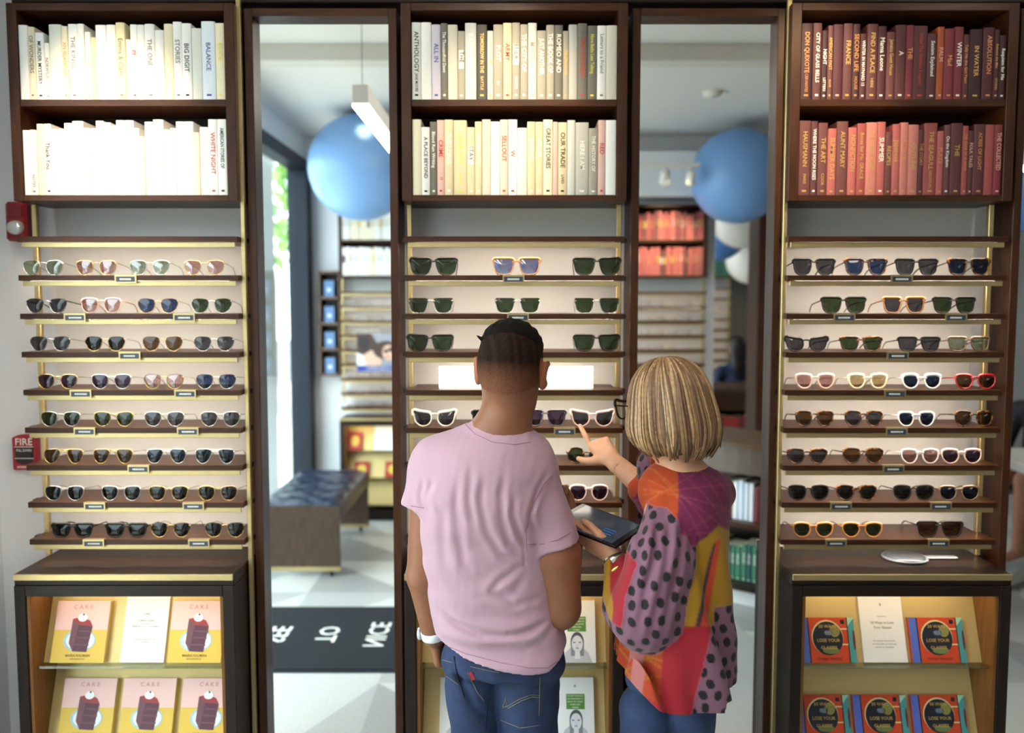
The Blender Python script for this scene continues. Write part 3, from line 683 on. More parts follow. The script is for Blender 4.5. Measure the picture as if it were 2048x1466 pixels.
def card(x, zb, lines, label, w=.136, h=.208):
    T = lean(x, zb); b = MB(); t = .008
    b.box(-w / 2, w / 2, -t, 0, 0, h, PAPER, .001, T)
    for (z, sz, tx) in lines: b.text(tx, TXT['n'], T @ Matrix.Translation((0, -t - .0005, h * z)), sz)
    tag(b.obj('info_card'), label, 'card')
def glasses_book(x, zb, label):
    T = lean(x, zb); b = MB(); w, h, t = .168, .134, .016; OR = M('cover orange red', 'cf4a28', .4); BL = M('cover blue', '5a6fc4', .4); TL = M('cover teal', '4f9a9a', .4)
    DK = M('cover dark disc', '20222e', .4); CR = M('cover cream', 'e6d49a', .4); slab(b, w, h, t, OR, T); y = -t - .0004
    fl(b, [(-w / 2, 0), (-.061, 0), (-.061, h), (-w / 2, h)], BL, T, y)
    fl(b, [(-.061, 0), (-.057, 0), (-.057, h), (-.061, h)], DK, T, y)
    fl(b, [(.064, 0), (w / 2, 0), (w / 2, h), (.064, h)], TL, T, y); fl(b, [(.061, 0), (.064, 0), (.064, h), (.061, h)], DK, T, y)
    fl(b, [(.064, h), (.064, h - .025), (w / 2, h - .002), (w / 2, h)], M('cover mint', 'a5d8b8', .4), T, y - .0003)
    fl(b, ell(w / 2 - .004, h * .5, .0035, .03), M('cover plum', '6a2a3a', .4), T, y - .0003)
    for z in (.052, .098): fl(b, [(.038, z), (.061, z), (.061, z + .004), (.038, z + .004)], CR, T, y - .0002)
    fl(b, ell(-.002, h * .56, .049, .052), CR, T, y - .0004); fl(b, ell(-.001, h * .54, .047, .05), DK, T, y - .0007)
    fl(b, ell(.022, h * .70, .016, .018), M('cover olive', '8f8a4a', .4), T, y - .0009); fl(b, ell(.002, h * .66, .014, .008), M('cover sea blue', '3f6f9a', .4), T, y - .0009)
    fl(b, ell(.006, h * .27, .026, .010), M('cover moss', '6f7f4a', .4), T, y - .0009)
    for z, s_ in ((.80, '50 WAYS'), (.65, 'TO'), (.49, 'LOSE YOUR'), (.33, 'GLASSES')):
        b.text(s_, TXT['g'], T @ Matrix.Translation((0, y - .0013, h * z)), .0135)
    b.text('WARBY PARKER', M('cover print dark red', '7a2a1c', .5), T @ Matrix.Translation((0, y - .0008, h * .085)), .0105)
    b.box(.042, .054, y - .0006, y - .0002, h * .86, h * .95, DK, 0, T)
    tag(b.obj('glasses_book'), label, 'book', 'orange red books in the display cabinet')
def portrait_book(x, zb, label):
    T = lean(x, zb); b = MB(); w, h, t = .118, .186, .012; slab(b, w, h, t, PAPER, T); y = -t - .0004; g1 = M('portrait light grey', 'c9c7cc', .6); g2 = M('portrait mid grey', '8b888e', .6); g3 = M('portrait hair', '5a565c', .6); g4 = M('portrait skin', 'e4e2e6', .6)
    fl(b, [(-.028, .092), (.03, .092), (.03, .137), (-.028, .137)], GRN, T, y)
    for i in range(5): b.text(['THE BEST OF PEOPLE', 'WE WERE BORN TO', 'SHOW YOU WHAT', 'IS SEEN AND', 'UNSEEN'][i], TXT['w'], T @ Matrix.Translation((0, y - .0004, .131 - i * .0085)), .0055)
    fl(b, [(-.045, 0), (.048, 0), (.035, .03), (.018, .045), (-.018, .045), (-.035, .03)], g1, T, y)
    fl(b, ell(.002, .062, .0205, .029), g3, T, y - .0003); fl(b, [(-.018, .02), (.022, .02), (.0225, .06), (-.0185, .06)], g2, T, y - .0002); fl(b, ell(.002, .056, .0175, .0245), g4, T, y - .0006)
    for sx in (-.007, .010): fl(b, ell(sx, .06, .004, .0017), g3, T, y - .0009)
    fl(b, ell(.0015, .043, .005, .002), g2, T, y - .0009); fl(b, [(.0005, .048), (.0035, .048), (.002, .058)], g1, T, y - .0009)
    fl(b, [(-.007, .012), (.011, .012), (.009, .036), (-.005, .036)], g4, T, y - .0005)
    b.text('8', TXT['n'], T @ Matrix.Translation((0, y - .0004, .16)), .012)
    tag(b.obj('portrait_book'), label, 'book', 'portrait booklets in the middle cabinet')
for px, row, l in ((155, 0, 'pink and yellow cake book on top ledge, nearer the white wall'), (389, 0, 'pink and yellow cake book on top ledge, nearer the mirror')):
    cake_book(px_x(px, 1335, -.25), .64, l)
for px, l in ((167, 'cake book on the lower ledge, nearest the white wall'), (288, 'cake book in the middle of the lower ledge'), (408, 'cake book on the lower ledge, nearest the mirror')):
    cake_book(px_x(px, 1440, -.25), .39, l)
card(px_x(282, 1335, -.25), .64, [(.70, .009, 'Cake'), (.60, .0062, 'BY MAIRA KALMAN'), (.555, .0055, 'with recipes by'), (.515, .0062, 'BARBARA SCOTT-GOODMAN'), (.42, .008, '~'), (.33, .0055, 'Stories and recipes from a life'), (.295, .0055, 'of cake eating.')], 'white information card standing between the two cake books')
for px, l in ((1660, 'orange red glasses book on top ledge, nearer the mirror behind the woman'), (1880, 'orange red glasses book on top ledge, farther from the woman')):
    glasses_book(px_x(px, 1335, -.25), .64, l)
for px, l in ((1652, 'glasses book on lower ledge, nearest the woman'), (1768, 'glasses book in the middle of the lower ledge'), (1886, 'glasses book on lower ledge, farthest from the woman')):
    glasses_book(px_x(px, 1440, -.25), .39, l)
card(px_x(1774, 1335, -.25), .64, [(.83, .012, '8'), (.66, .004, 'WARBY PARKER'), (.57, .0105, '50 Ways to Lose'), (.50, .0105, 'Your Glasses'), (.41, .006, '~'), (.31, .0058, 'We made this silly book with'), (.265, .0058, 'our friends about all of the ways'), (.22, .0058, 'a person can lose glasses.')], 'white information card standing between two orange red books')
for px, py, zb, l in ((1154, 1335, .64, 'portrait booklet with green box on top ledge, beside the elbow of the man'), (916, 1440, .39, 'portrait booklet with green box on lower ledge, beside the jeans of the man'), (1152, 1440, .39, 'portrait booklet with green box on lower ledge, between man and woman')):
    portrait_book(px_x(px, py, -.25), zb, l)
# round hand mirror lying on the cabinet
a = pt(1806, 1126, -.13); t = empty('hand_mirror', (a[0], -.14, .9416), 'round clear hand mirror lying on the cabinet below the red bookcase', 'mirror')
MB().lathe([(0, 0), (.068, 0), (.07, .003), (.068, .006), (0, .006)], M('clear acrylic rim', '6d727a', .3), 40).obj('disc', t)
MB().lathe([(0, .0062), (.062, .0062), (.062, .0068), (0, .0068)], M('hand mirror face', '50545c', .25), 40).obj('mirror_glass', t)
MB().box(.066, .165, -.012, .012, 0, .006, M('hand mirror handle', '8f9296', .35, .3), .002).obj('handle', t)

# ------------------------------------------------------------------ fire alarm things on the white wall
REDP = M('alarm red', 'a11d2c', .35); 
a = pt(40, 445, -.02); t = empty('fire_strobe', (-1.583, 0, a[2]), 'dark red wall strobe with clear lens near the white bookcase', 'alarm')
MB().box(-.034, .034, -.065, -.001, -.062, .062, M('alarm maroon', '7c1824', .4), .008).box(-.024, .024, -.069, -.064, .012, .05, M('alarm dark red', '6d1520', .4), .003).obj('housing', t)
MB().ball((0, -.064, -.02), (.028, .018, .024), M('strobe lens', 'cfd6da', .08, .6, coat=1), 10).obj('lens', t)
a = pt(50, 905, -.02); t = empty('fire_alarm_station', (-1.607, 0, a[2]), 'small red FIRE alarm pull station low on the white wall', 'alarm')
b = MB(); b.box(-.041, .041, -.028, -.001, -.058, .052, REDP, .004); b.prism(arc(0, .045, .036, 0, 180, 12, .016), -.028, -.004, REDP, None, True)
b.box(-.030, .030, -.0292, -.0275, -.018, .018, M('pull station black', '17181c', .3)); b.prism(arc(0, -.02, .030, 180, 360, 12, .018), -.0292, -.0275, M('pull station black', '17181c', .3))
b.obj('housing', t)
b = MB(); yy = -.0296
b.text('FIRE', TXT['w'], frame((0, yy, .036), (1, 0, 0), (0, 0, 1)), .032, .068)
b.text('PULL DOWN', TXT['w'], frame((0, yy - .0002, .008), (1, 0, 0), (0, 0, 1)), .012, .05)
b.text('ADDRESSABLE', TXT['w'], frame((0, yy, -.047), (1, 0, 0), (0, 0, 1)), .009, .05)
for z in (.019, -.019): b.box(-.031, .031, yy, yy + .001, z, z + .002, TXT['w'])
b.obj('lettering', t)
t = MB().box(-.028, .028, -.036, -.0294, -.012, -.002, M('pull handle', '2c2622', .3), .002).obj('handle', t)

# ------------------------------------------------------------------ shop seen in the mirrors
for (cx, nm, lab) in ((-1.05, 'pale', 'first mirror'), (1.225, 'red', 'second mirror')):
    y = YB + .03
    bookcase(cx, y, -1, 'walnut bookcase of %s books across the shop, reflected in the %s' % (nm, lab), -.10)
    shelving(cx, y, -1, 'walnut and brass eyeglass shelving across the shop, reflected in the %s' % lab, -.105)
    cabinet(cx, y, -1, 'dark wood display cabinet across the shop, reflected in the %s' % lab).scale.z = .89
    r = random.Random(int(cx * 100) + 300)
    for sh, z in (('upper', 2.263), ('lower', 1.979)):
        n = 23; ws = [r.randint(45, 80) for _ in range(n)]; hs = [r.choice((.2, .215, .222, .226)) for _ in range(n)]
        cols = ''.join(r.choice('wWccew' if nm == 'pale' else ('zqrRqz' if sh == 'upper' else 'qzQRq')) for _ in range(n)); tcs = ''.join(r.choice('nngk' if nm == 'pale' else 'ggow') for _ in range(n))
        shelf_books(cx - .308, cx + .308, y + .193, z, ws, hs, cols, tcs, [r.choice(['THE SEA|', 'NOTES|', 'A LIFE|', '', '#|']) for _ in range(n)], '', sh, '%s books across the shop, %s shelf' % (nm, sh), -1, .14, '%s book across the shop, on the %s shelf reflected in the %s' % (nm, sh, lab))
    proto = None
    for k in range(1, 9):
        for j in range(6):
            b = MB(); f = FM[r.choice('tkghcs')][1]
            x = cx - .27 + j * .108 + r.uniform(-.008, .008)
            for sx in (-1, 1): b.tube([(sx * .034 + a_, 0, c_ + .022) for a_, c_ in ell(0, 0, .024, .019, 14)], .0016, f, 5, None, False, 1, True)
            b.tube([(-.010, 0, .028), (0, 0, .031), (.010, 0, .028)], .0014, f, 5)
            for sx in (-1, 1): b.tube([(sx * .058, 0, .032), (sx * .06, .1, .026), (sx * .056, .135, .004)], .0014, f, 5)
            o = b.obj('eyeglasses', None, (x, y + .176, ZK[k] - .105), (0, 0, math.pi))
            tag(o, 'small eyeglasses on a shelf across the shop, reflected in the %s' % lab, 'eyeglasses', 'eyeglasses across the shop, %s' % lab)
# small books in the far cabinet
for x, z, c, w_, h_ in ((-1.27, .57, 'F', .11, .15), (-1.02, .57, 'W', .19, .22), (-1.22, .347, 'F', .12, .13), (-.97, .347, 'F', .12, .13)):
    T = Matrix.Translation((x, YB + .03 + .245, z + .001)) @ Matrix.Rotation(math.pi, 4, 'Z') @ Matrix.Rotation(-LEAN, 4, 'X')
    b = MB(); b.box(-w_ / 2, w_ / 2, -.012, 0, 0, h_, bm(c), 0, T)
    if c == 'F': fl(b, ell(0, h_ * .5, w_ * .3, h_ * .3), M('cover yellow', 'e3bd45'), T, -.0125)
    tag(b.obj('display_book'), ('orange book' if c == 'F' else 'large white card') + ' in the cabinet across the shop, %s' % ('upper ledge' if z > .5 else ('lower ledge by window' if x < -1.1 else 'lower ledge')), 'book')
# poster hanging on the far shelving
T = frame((-1.075, YB + .03 + .206, 1.36), (-1, 0, 0), (0, 0, 1)); b = MB(); w, h = .175, .155
HB = M('poster hair brown', '4a342c', .5); SK = M('poster skin', 'e0b49c', .5); GR = M('poster grey', '9a9aa4', .5); BLU = M('poster blue band', '2f3f96', .5)
b.box(-w, w, 0, .004, -h, h, GR, 0, T)
P = lambda poly, m, k: fl(b, [(-x_, z_) for x_, z_ in poly][::-1], m, T, -.001 * k)
P([(-w, -.02), (-.05, -.03), (.0, .06), (-.06, h), (-w, h)], HB, 1); P(ell(-.12, .07, .05, .06), M('poster dark hair', '2d2226', .5), 2)
P([(-w, -.12), (.02, -.12), (.02, -.02), (-.06, .02), (-w, -.05)], SK, 2); P([(-w, -.12), (-.10, -.12), (-.13, -.02), (-w, -.0)], M('poster white cloth', 'e6e8f2', .5), 3)
P(ell(.06, .02, .105, .075), HB, 3); P(ell(.08, .0, .05, .062), SK, 4)
P(ell(.10, .025, .022, .018), M('poster dark hair', '2d2226'), 5); P(ell(.06, .012, .018, .016), M('poster dark hair', '2d2226'), 5); P(ell(.075, -.035, .014, .006), M('poster lips', 'a8443c'), 5)
P([(-w, -h), (w, -h), (w, -.105), (-w, -.105)], BLU, 6)
b.text('IN GOOD COMPANY', TXT['w'], T @ Matrix.Translation((0, -.008, -.12)), .02); b.text('SUNGLASSES FOR EVERY DAY', TXT['w'], T @ Matrix.Translation((0, -.008, -.142)), .016)
tag(b.obj('poster'), 'poster of a reclining woman in sunglasses over a blue band, across the shop', 'poster')
# little wooden wall cubby
t = empty('wall_cubby', (-1.49, YB, 1.16), 'narrow wooden wall cubby with four compartments near the street window', 'shelf')
b = MB(); wd = wood('cubby wood', '6f5848', '58443a', .4, (30, 30, 3)); w = .085; H = .86; D = .13
for x in (-w, w - .012): b.box(x, x + .012, 0, D, 0, H, wd)
for i in range(5): b.box(-w, w, 0, D, i * (H - .02) / 4, i * (H - .02) / 4 + .02, wd)
b.box(-w, w, 0, .006, 0, H, WOODD); b.obj('carcass', t)
for i in range(4):
    c = 'BbBB'[i]
    o = MB().box(-.045, .035, .0, .02, 0, .13, M('cubby blue card', '5f7fa8', .5)).box(-.02, .01, .02, .021, .04, .07, M('cubby card mark', 'c9d6e0')).obj('greeting_card', None, (-1.49, YB + .09, 1.1805 + i * .21))
    tag(o, 'blue card in the %s compartment of the wall cubby' % ['lowest', 'second lowest', 'second highest', 'highest'][i], 'card')
# bench
t = empty('bench', (-1.37, -2.78, 0), 'wooden waterfall bench with tufted dark blue leather seat by the window', 'bench')
bw_ = wood('bench wood', '5d4a3c', '46362b', .35, (30, 30, 2.5)); X0, X1, L = -.265, .265, 1.1
MB().box(X0, X1, -.03, 0, .06, .46, bw_, .002).obj('end_panel', t); MB().box(X0, X1, -L, -L + .03, .06, .46, bw_, .002).obj('end_panel', t)
MB().box(X0, X0 + .025, -L + .03, -.03, .36, .44, bw_, .001).obj('side_rail', t); MB().box(X1 - .025, X1, -L + .03, -.03, .36, .44, bw_, .001).obj('side_rail', t)
for y in (-.032, -L - .002): MB().box(X0 - .001, X1 + .001, y, y + .034, .035, .062, BRASS, .001).obj('brass_trim', t)
for y in (-.016, -L + .016):
    for x in (X0 + .06, X1 - .06): MB().lathe([(0, 0), (.012, 0), (.014, .035), (0, .035)], BLACK, 12, Matrix.Translation((x, y, 0))).obj('foot', t)
LE = M('navy leather', '131f36', .34, coat=.1); b = MB(); nx, ny = 24, 52; V = []; F = []
for j in range(ny + 1):
    for i in range(nx + 1):
        x = X0 + .004 + (X1 - X0 - .008) * i / nx; y = -L + (L) * j / ny; u = i / nx * 4; v = j / ny * 9
        e = min(i, nx - i, 3) / 3 * min(j, ny - j, 3) / 3
        puff = abs(math.sin(math.pi * (u + v) / 2 * 1)) * abs(math.sin(math.pi * (u - v) / 2))
        V.append((x, y, .462 + .035 * e ** .5 * (.55 + .45 * puff ** .5)))
for j in range(ny):
    for i in range(nx): a = j * (nx + 1) + i; F.append((a, a + 1, a + nx + 2, a + nx + 1))
b.add(V, F, LE, True); b.box(X0 + .004, X1 - .004, -L + .031, -.031, .435, .464, LE, .004); b.obj('seat_cushion', t)
# door mat
t = empty('door_mat', (-.95, -1.79, 0), 'dark blue-black door mat with white greeting, reflected in the first mirror', 'mat')
MB().box(-.74, .62, -.41, .43, .0005, .012, M('mat pile', '0e1119', .95, bump=(900, .8))).box(-.755, .635, -.425, .445, 0, .007, M('mat border', '121828', .7)).obj('mat_body', t)
b = MB()
for i, wd_ in enumerate(('NICE', 'TO', 'SEE', 'YOU')):
    T = frame((.235 - i * .262, -.03, .0135), (0, -1, 0), (0, 0, 1))
    T = Matrix(((0, 0, 1, .235 - i * .262), (-1, 0, 0, -.0), (0, -1, 0, .0128), (0, 0, 0, 1)))
    b.text(wd_, TXT['w'], T, .15, .40)
b.obj('lettering', t)
# hanging linear lamps (first two placed from their reflections, last two added)
def linear(x, y0, y1, z, label):
    t = empty('linear_lamp', (x, y0, z), label, 'lamp', 'hanging linear lamps'); L = y1 - y0
    MB().box(-.038, .038, min(0, L), max(0, L), .012, .10, WHITE, .002).obj('housing', t)
    MB().box(-.036, .036, min(0, L) + .004, max(0, L) - .004, .0, .0125, TUBEL).obj('diffuser', t)
    for q in (.06, L - .06 if L > 0 else L + .06):
        q = q if L > 0 else (-q if q > 0 else q)
        MB().tube([(0, q, .10), (0, q, ZC - z)], .0015, BLACK, 6).obj('cable', t)
linear(-.70, -1.42, -3.1, 2.66, 'hanging linear lamp reflected in front of the blue balloon in the first mirror')
linear(3.24, -2.6, -3.4, 2.60, 'hanging linear lamp reflected at the edge of the third mirror')
linear(1.75, -.8, -1.7, 2.95, 'added hanging linear lamp in front of the third mirror')  # extra lamp, no reflection gives its place
linear(-.1, -.75, -2.55, 2.90, 'added hanging linear lamp lighting the man and woman')  # added unseen lamp, lights the man's head from above
# balloons
def balloon(px, py, D, depth, col, label):
    x, y, z = vp(px, py, depth); r = D / 2
    prof = []
    for i in range(33):
        a = math.pi * i / 32; zz = -math.cos(a); rr = math.sin(a); zz = zz * r * (1.04 if zz < 0 else 1.0)
        prof.append((max(.0, rr * r), zz))
    t = empty('balloon', (x, y, min(z, ZC - r - .004)), label, 'balloon', 'big round balloons', (R(-62), R(20), 0))
    m = M('balloon ' + col, col, .32, spec=.4)
    MB().lathe(prof, m, 48).obj('skin', t)
    MB().lathe([(.004, -.03), (.016, -.028), (.008, -.012), (.006, 0.01), (.012, .02)], m, 12, Matrix.Translation((0, 0, -r * 1.04))).obj('knot', t)
balloon(722, 335, .75, 6.2, '85b2ea', 'giant blue balloon under the ceiling, reflected in the first mirror')
balloon(1476, 352, .70, 6.5, '7aa8e2', 'giant blue balloon under the ceiling, reflected in the second mirror')
balloon(1490, 425, .66, 8.0, 'dcd9d0', 'large white balloon just below the blue balloon in the second mirror')
balloon(1436, 462, .60, 8.7, '5f8fd0', 'blue balloon half hidden behind the white balloons')
balloon(1505, 515, .58, 9.4, 'dfdcd2', 'lower white balloon in the second mirror')
balloon(2082, 326, .82, 6.6, '6a98dc', 'blue balloon reflected at the edge of the third mirror')
# ceiling fittings
x, y, z = vp(1425, 183, 5.6); tag(MB().lathe([(0, 0), (.05, 0), (.06, .02), (.06, .035), (0, .035)], WHITE, 20).obj('smoke_detector', None, (x, y, ZC - .035)), 'small round white smoke detector on the ceiling in the second mirror', 'smoke detector')
x, y, z = vp(740, 83, 4.5); tag(MB().lathe([(0, 0), (.012, 0), (.012, .03), (.05, .034), (.05, .04), (0, .04)], WHITE, 20).obj('sprinkler', None, (-.72, -1.2, ZC - .04)), 'small sprinkler head on the ceiling above the hanging lamp', 'sprinkler')
def track(x0, x1, y, z, heads, label, aim=-1):
    t = empty('track_light', ((x0 + x1) / 2, y, z), label, 'lamp'); w = (x1 - x0) / 2
    MB().box(-w, w, -.018, .018, 0, .03, WHITE, .002).obj('track', t)
    for hx in heads:
        q = hx - (x0 + x1) / 2
        h = MB().tube([(q, 0, 0), (q, 0, -.05)], .01, WHITE, 8).obj('stem', t)
        T = Matrix.Translation((q, 0, -.075)) @ Matrix.Rotation(R(38 * aim), 4, 'X')
        MB().lathe([(.02, .06), (.034, .05), (.038, -.03), (.036, -.05), (.03, -.045), (0, -.03)], WHITE, 18, T).obj('head', t)
track(-1.5, 1.6, -1.06, ZC - .03, (), 'ceiling track above the display wall')
track(.80, 1.36, -3.68, 2.74, (1.11, 1.30), 'short white track with two spot heads, reflected above the red books')
struct(MB().box(.4, 2.02, YB, YB + .28, 2.60, 2.95, PAINT).obj('trim_2'))
struct(MB().box(.42, 2.0, YB + .2805, YB + .284, 2.83, 2.855, BLACK).obj('trim_3'))
# curved counter near the camera, reflected low in the second mirror
def curved(cx, cy, r0, r1, a0, a1, z0, z1, m, n=24):
    V = []; F = []
    for i in range(n + 1):
        a = R(a0 + (a1 - a0) * i / n); c, s = math.cos(a), math.sin(a)
        V += [(cx + r0 * c, cy + r0 * s, z0), (cx + r1 * c, cy + r1 * s, z0), (cx + r1 * c, cy + r1 * s, z1), (cx + r0 * c, cy + r0 * s, z1)]
    for i in range(n):
        for k in range(4): F.append((4 * i + k, 4 * i + (k + 1) % 4, 4 * i + 4 + (k + 1) % 4, 4 * i + 4 + k))
    F += [(0, 3, 2, 1), (4 * n, 4 * n + 1, 4 * n + 2, 4 * n + 3)]
    return V, F
t = empty('curved_counter', (0, 0, 0), 'curved wooden service counter with book shelves, reflected beside the woman', 'counter')
CX, CY, A0, A1 = 2.0, -3.1, 55, 160
CW = wood('counter wood', '6a4e3c', '54402f', .35); CG = M('counter front', '5e4d40', .4)
for nm, r0, r1, z0, z1, m in (('worktop', .62, 1.14, .93, .96, CW), ('apron', 1.09, 1.12, .78, .93, CG), ('shelf', .8, 1.12, .47, .50, WOOD), ('base_shelf', .8, 1.12, .10, .14, WOODD), ('plinth', .85, 1.06, 0, .10, WHITE), ('inner_wall', .78, .80, .10, .93, WOODD)):
    V, F = curved(CX, CY, r0, r1, A0, A1, z0, z1, m); MB().add(V, F, m, False).obj(nm, t)
r = random.Random(9)
for lev, z, cols, gp in ((0, .501, 'WbWwWWrW', 'white books on the counter shelf'), (1, .141, 'NENENkNE', 'dark green books on the lowest counter shelf')):
    a = 66
    while a < 158:
        w_ = r.uniform(.024, .036); da = math.degrees(w_ / 1.05); am = R(a + da / 2); c = r.choice(cols)
        b = book_mesh(w_ - .002, r.choice((.2, .22, .23)), .15, c, 'w', 'NOTES|' if lev else '', 1)
        o = b.obj('book', None, (CX + 1.06 * math.cos(am), CY + 1.06 * math.sin(am), z), (0, 0, am + R(90)))
        tag(o, ('pale book on the upper shelf of the curved counter' if lev == 0 else 'dark green book on the lowest shelf of the curved counter'), 'book', gp); a += da + .15
# far counter with red books, green book bay behind
t = empty('far_counter', (2.25, -5.75, 0), 'brown counter with red books in front, reflected behind the blonde woman', 'counter')
MB().box(-.55, .75, -.3, .28, .92, .96, CW, .003).obj('worktop', t); MB().box(-.55, .75, .22, .26, .74, .92, WOOD, .002).obj('apron', t)
MB().box(-.55, .75, -.02, .24, .42, .45, WOOD).obj('shelf', t); MB().box(-.55, .75, -.02, .24, .06, .10, WOODD).obj('base_shelf', t); MB().box(-.55, .75, -.3, -.02, 0, .92, WOODD).obj('body', t)
for sx in (-.55, .72): MB().box(sx, sx + .03, -.02, .25, 0, .92, WOODD).obj('side_panel', t)
for lev, z, cols, gp, nm in ((0, .451, 'FrFrF', 'red books under the far counter', 'red'), (1, .101, 'BBNkB', 'navy books under the far counter', 'navy')):
    ws = [r.randint(45, 80) for _ in range(26)]
    shelf_books(1.76, 2.92, -5.75 + .235, z, ws, [r.choice((.2, .22, .23)) for _ in ws], ''.join(r.choice(cols) for _ in ws), 'g' * 26, ['|'] * 26, '', '', gp, -1, .14, 'stuff')
y = -7.3
bookcase(2.16, y, -1, 'tall bookcase of green books far back in the shop', -.02); shelving(2.16, y, -1, 'eyeglass shelving under the green books far back in the shop', -.02); cabinet(2.16, y, -1, 'display cabinet under the green books far back')
struct(MB().box(1.4, 3.2, -7.45, -7.3, 0, ZC, M('dark olive wall', '6a6860', .8)).obj('wall_inner'))
for z in (2.343, 2.059):
    shelf_books(2.16 - .308, 2.16 + .308, y + .193, z, [60] * 20, [.22] * 20, 'EEENE' * 4, 'g' * 20, ['|'] * 20, '', '', 'green books far back', -1, .14, 'stuff')
b = MB()
for q, T in STUFF:
    n = len(b.v); b.v.extend([tuple(T @ Vector(v)) for v in q.v]); b.f.extend([tuple(n + i for i in f) for f in q.f]); b.m.extend([b.mi(q.mats[k]) for k in q.m]); b.sm.extend(q.sm)
o = b.obj('distant_books'); tag(o, 'distant red, navy and green books in the shelves far behind, seen in the second mirror', 'books', None, 'stuff')
struct(MB().box(1.985, 2.06, YB - .1, YB + .2, 0, 2.95, WOODV).obj('trim_4'))
shelving(2.40, YB + .03, -1, 'slice of eyeglass shelving at the edge of the second mirror', -.045)

# ------------------------------------------------------------------ organic surfaces: distance fields turned into meshes
def nrm(a): return np.sqrt((a * a).sum(-1))
def cap(p, a, b, ra, rb, ax=None, fl_=1.0):
    a = np.asarray(a, np.float32); b = np.asarray(b, np.float32); ab = b - a; L2 = max(1e-9, float(ab @ ab))
    t = np.clip(((p - a) @ ab) / L2, 0, 1); d = p - a - t[:, None] * ab
    if ax is not None:
        ax = np.asarray(ax, np.float32); ax = ax / np.linalg.norm(ax); k = d @ ax; d = d + ax * (k * (1 / fl_ - 1))[:, None]
    return nrm(d) - (ra + (rb - ra) * t)
def ell3(p, c, r, Rm=None):
    q = p - np.asarray(c, np.float32)
    if Rm is not None: q = q @ Rm
    r = np.asarray(r, np.float32); k0 = nrm(q / r); k1 = nrm(q / (r * r)); return k0 * (k0 - 1) / np.maximum(k1, 1e-6)
def su(a, b, k):
    h = np.maximum(k - np.abs(a - b), 0) / k; return np.minimum(a, b) - h * h * k * .25
def sx_(a, b, k): return -su(-a, -b, k)
def loft(p, rows, top=None, bot=None, e=2.3, kt=.05):
    """rows: (z, cx, cy, a, b)"""
    rows = sorted(rows); Z = np.array([r[0] for r in rows]); z = p[:, 2]
    zz = np.clip(z, Z[0], Z[-1]); I = lambda k: pchip(Z, np.array([r[k] for r in rows]), zz)
    cx, cy, a, b = I(1), I(2), I(3), I(4)
    u = np.abs((p[:, 0] - cx) / a); v = np.abs((p[:, 1] - cy) / b)
    d = ((u ** e + v ** e) ** (1 / e) - 1) * np.minimum(a, b)
    d = sx_(d, z - (top if top is not None else Z[-1]), kt)
    if bot is not None: d = sx_(d, bot - z, .03)
    return d
def pchip(X, Y, x):
    h = np.diff(X); dl = np.diff(Y) / h; n = len(X); m = np.zeros(n)
    m[0] = dl[0]; m[-1] = dl[-1]
    for i in range(1, n - 1):
        if dl[i - 1] * dl[i] > 0:
            w1 = 2 * h[i] + h[i - 1]; w2 = h[i] + 2 * h[i - 1]; m[i] = (w1 + w2) / (w1 / dl[i - 1] + w2 / dl[i])
    k = np.clip(np.searchsorted(X, x) - 1, 0, n - 2); t = (x - X[k]) / h[k]
    return (Y[k] * (1 + 2 * t) * (1 - t) ** 2 + m[k] * h[k] * t * (1 - t) ** 2 + Y[k + 1] * t * t * (3 - 2 * t) + m[k + 1] * h[k] * t * t * (t - 1))
def wob(p, s, seed=0, n=5):
    r = np.random.RandomState(seed); o = 0
    for i in range(n):
        d = r.randn(3); d /= np.linalg.norm(d); o = o + np.sin(p @ (d * s * (1 + .45 * i)).astype(np.float32) + r.rand() * 6.28) / (1 + .5 * i)
    return o / 2.2
def polyd(u, v, P):
    """distance in the u,v plane to a polyline, and position along it 0..1"""
    best = np.full(u.shape, 1e3); tt = np.zeros(u.shape); n = len(P) - 1
    for i in range(n):
        ax, ay = P[i]; bx, by = P[i + 1]; dx, dy = bx - ax, by - ay
        t = np.clip(((u - ax) * dx + (v - ay) * dy) / (dx * dx + dy * dy), 0, 1)
        d = np.hypot(u - ax - t * dx, v - ay - t * dy); k = d < best; best = np.where(k, d, best); tt = np.where(k, (i + t) / n, tt)
    return best, tt
def inpoly(u, v, P):
    r = np.zeros(u.shape, bool); n = len(P)
    for i in range(n):
        x0, y0 = P[i]; x1, y1 = P[(i + 1) % n]
        if y0 == y1: continue
        c = ((y0 > v) != (y1 > v)) & (u < (x1 - x0) * (v - y0) / (y1 - y0) + x0); r ^= c
    return r
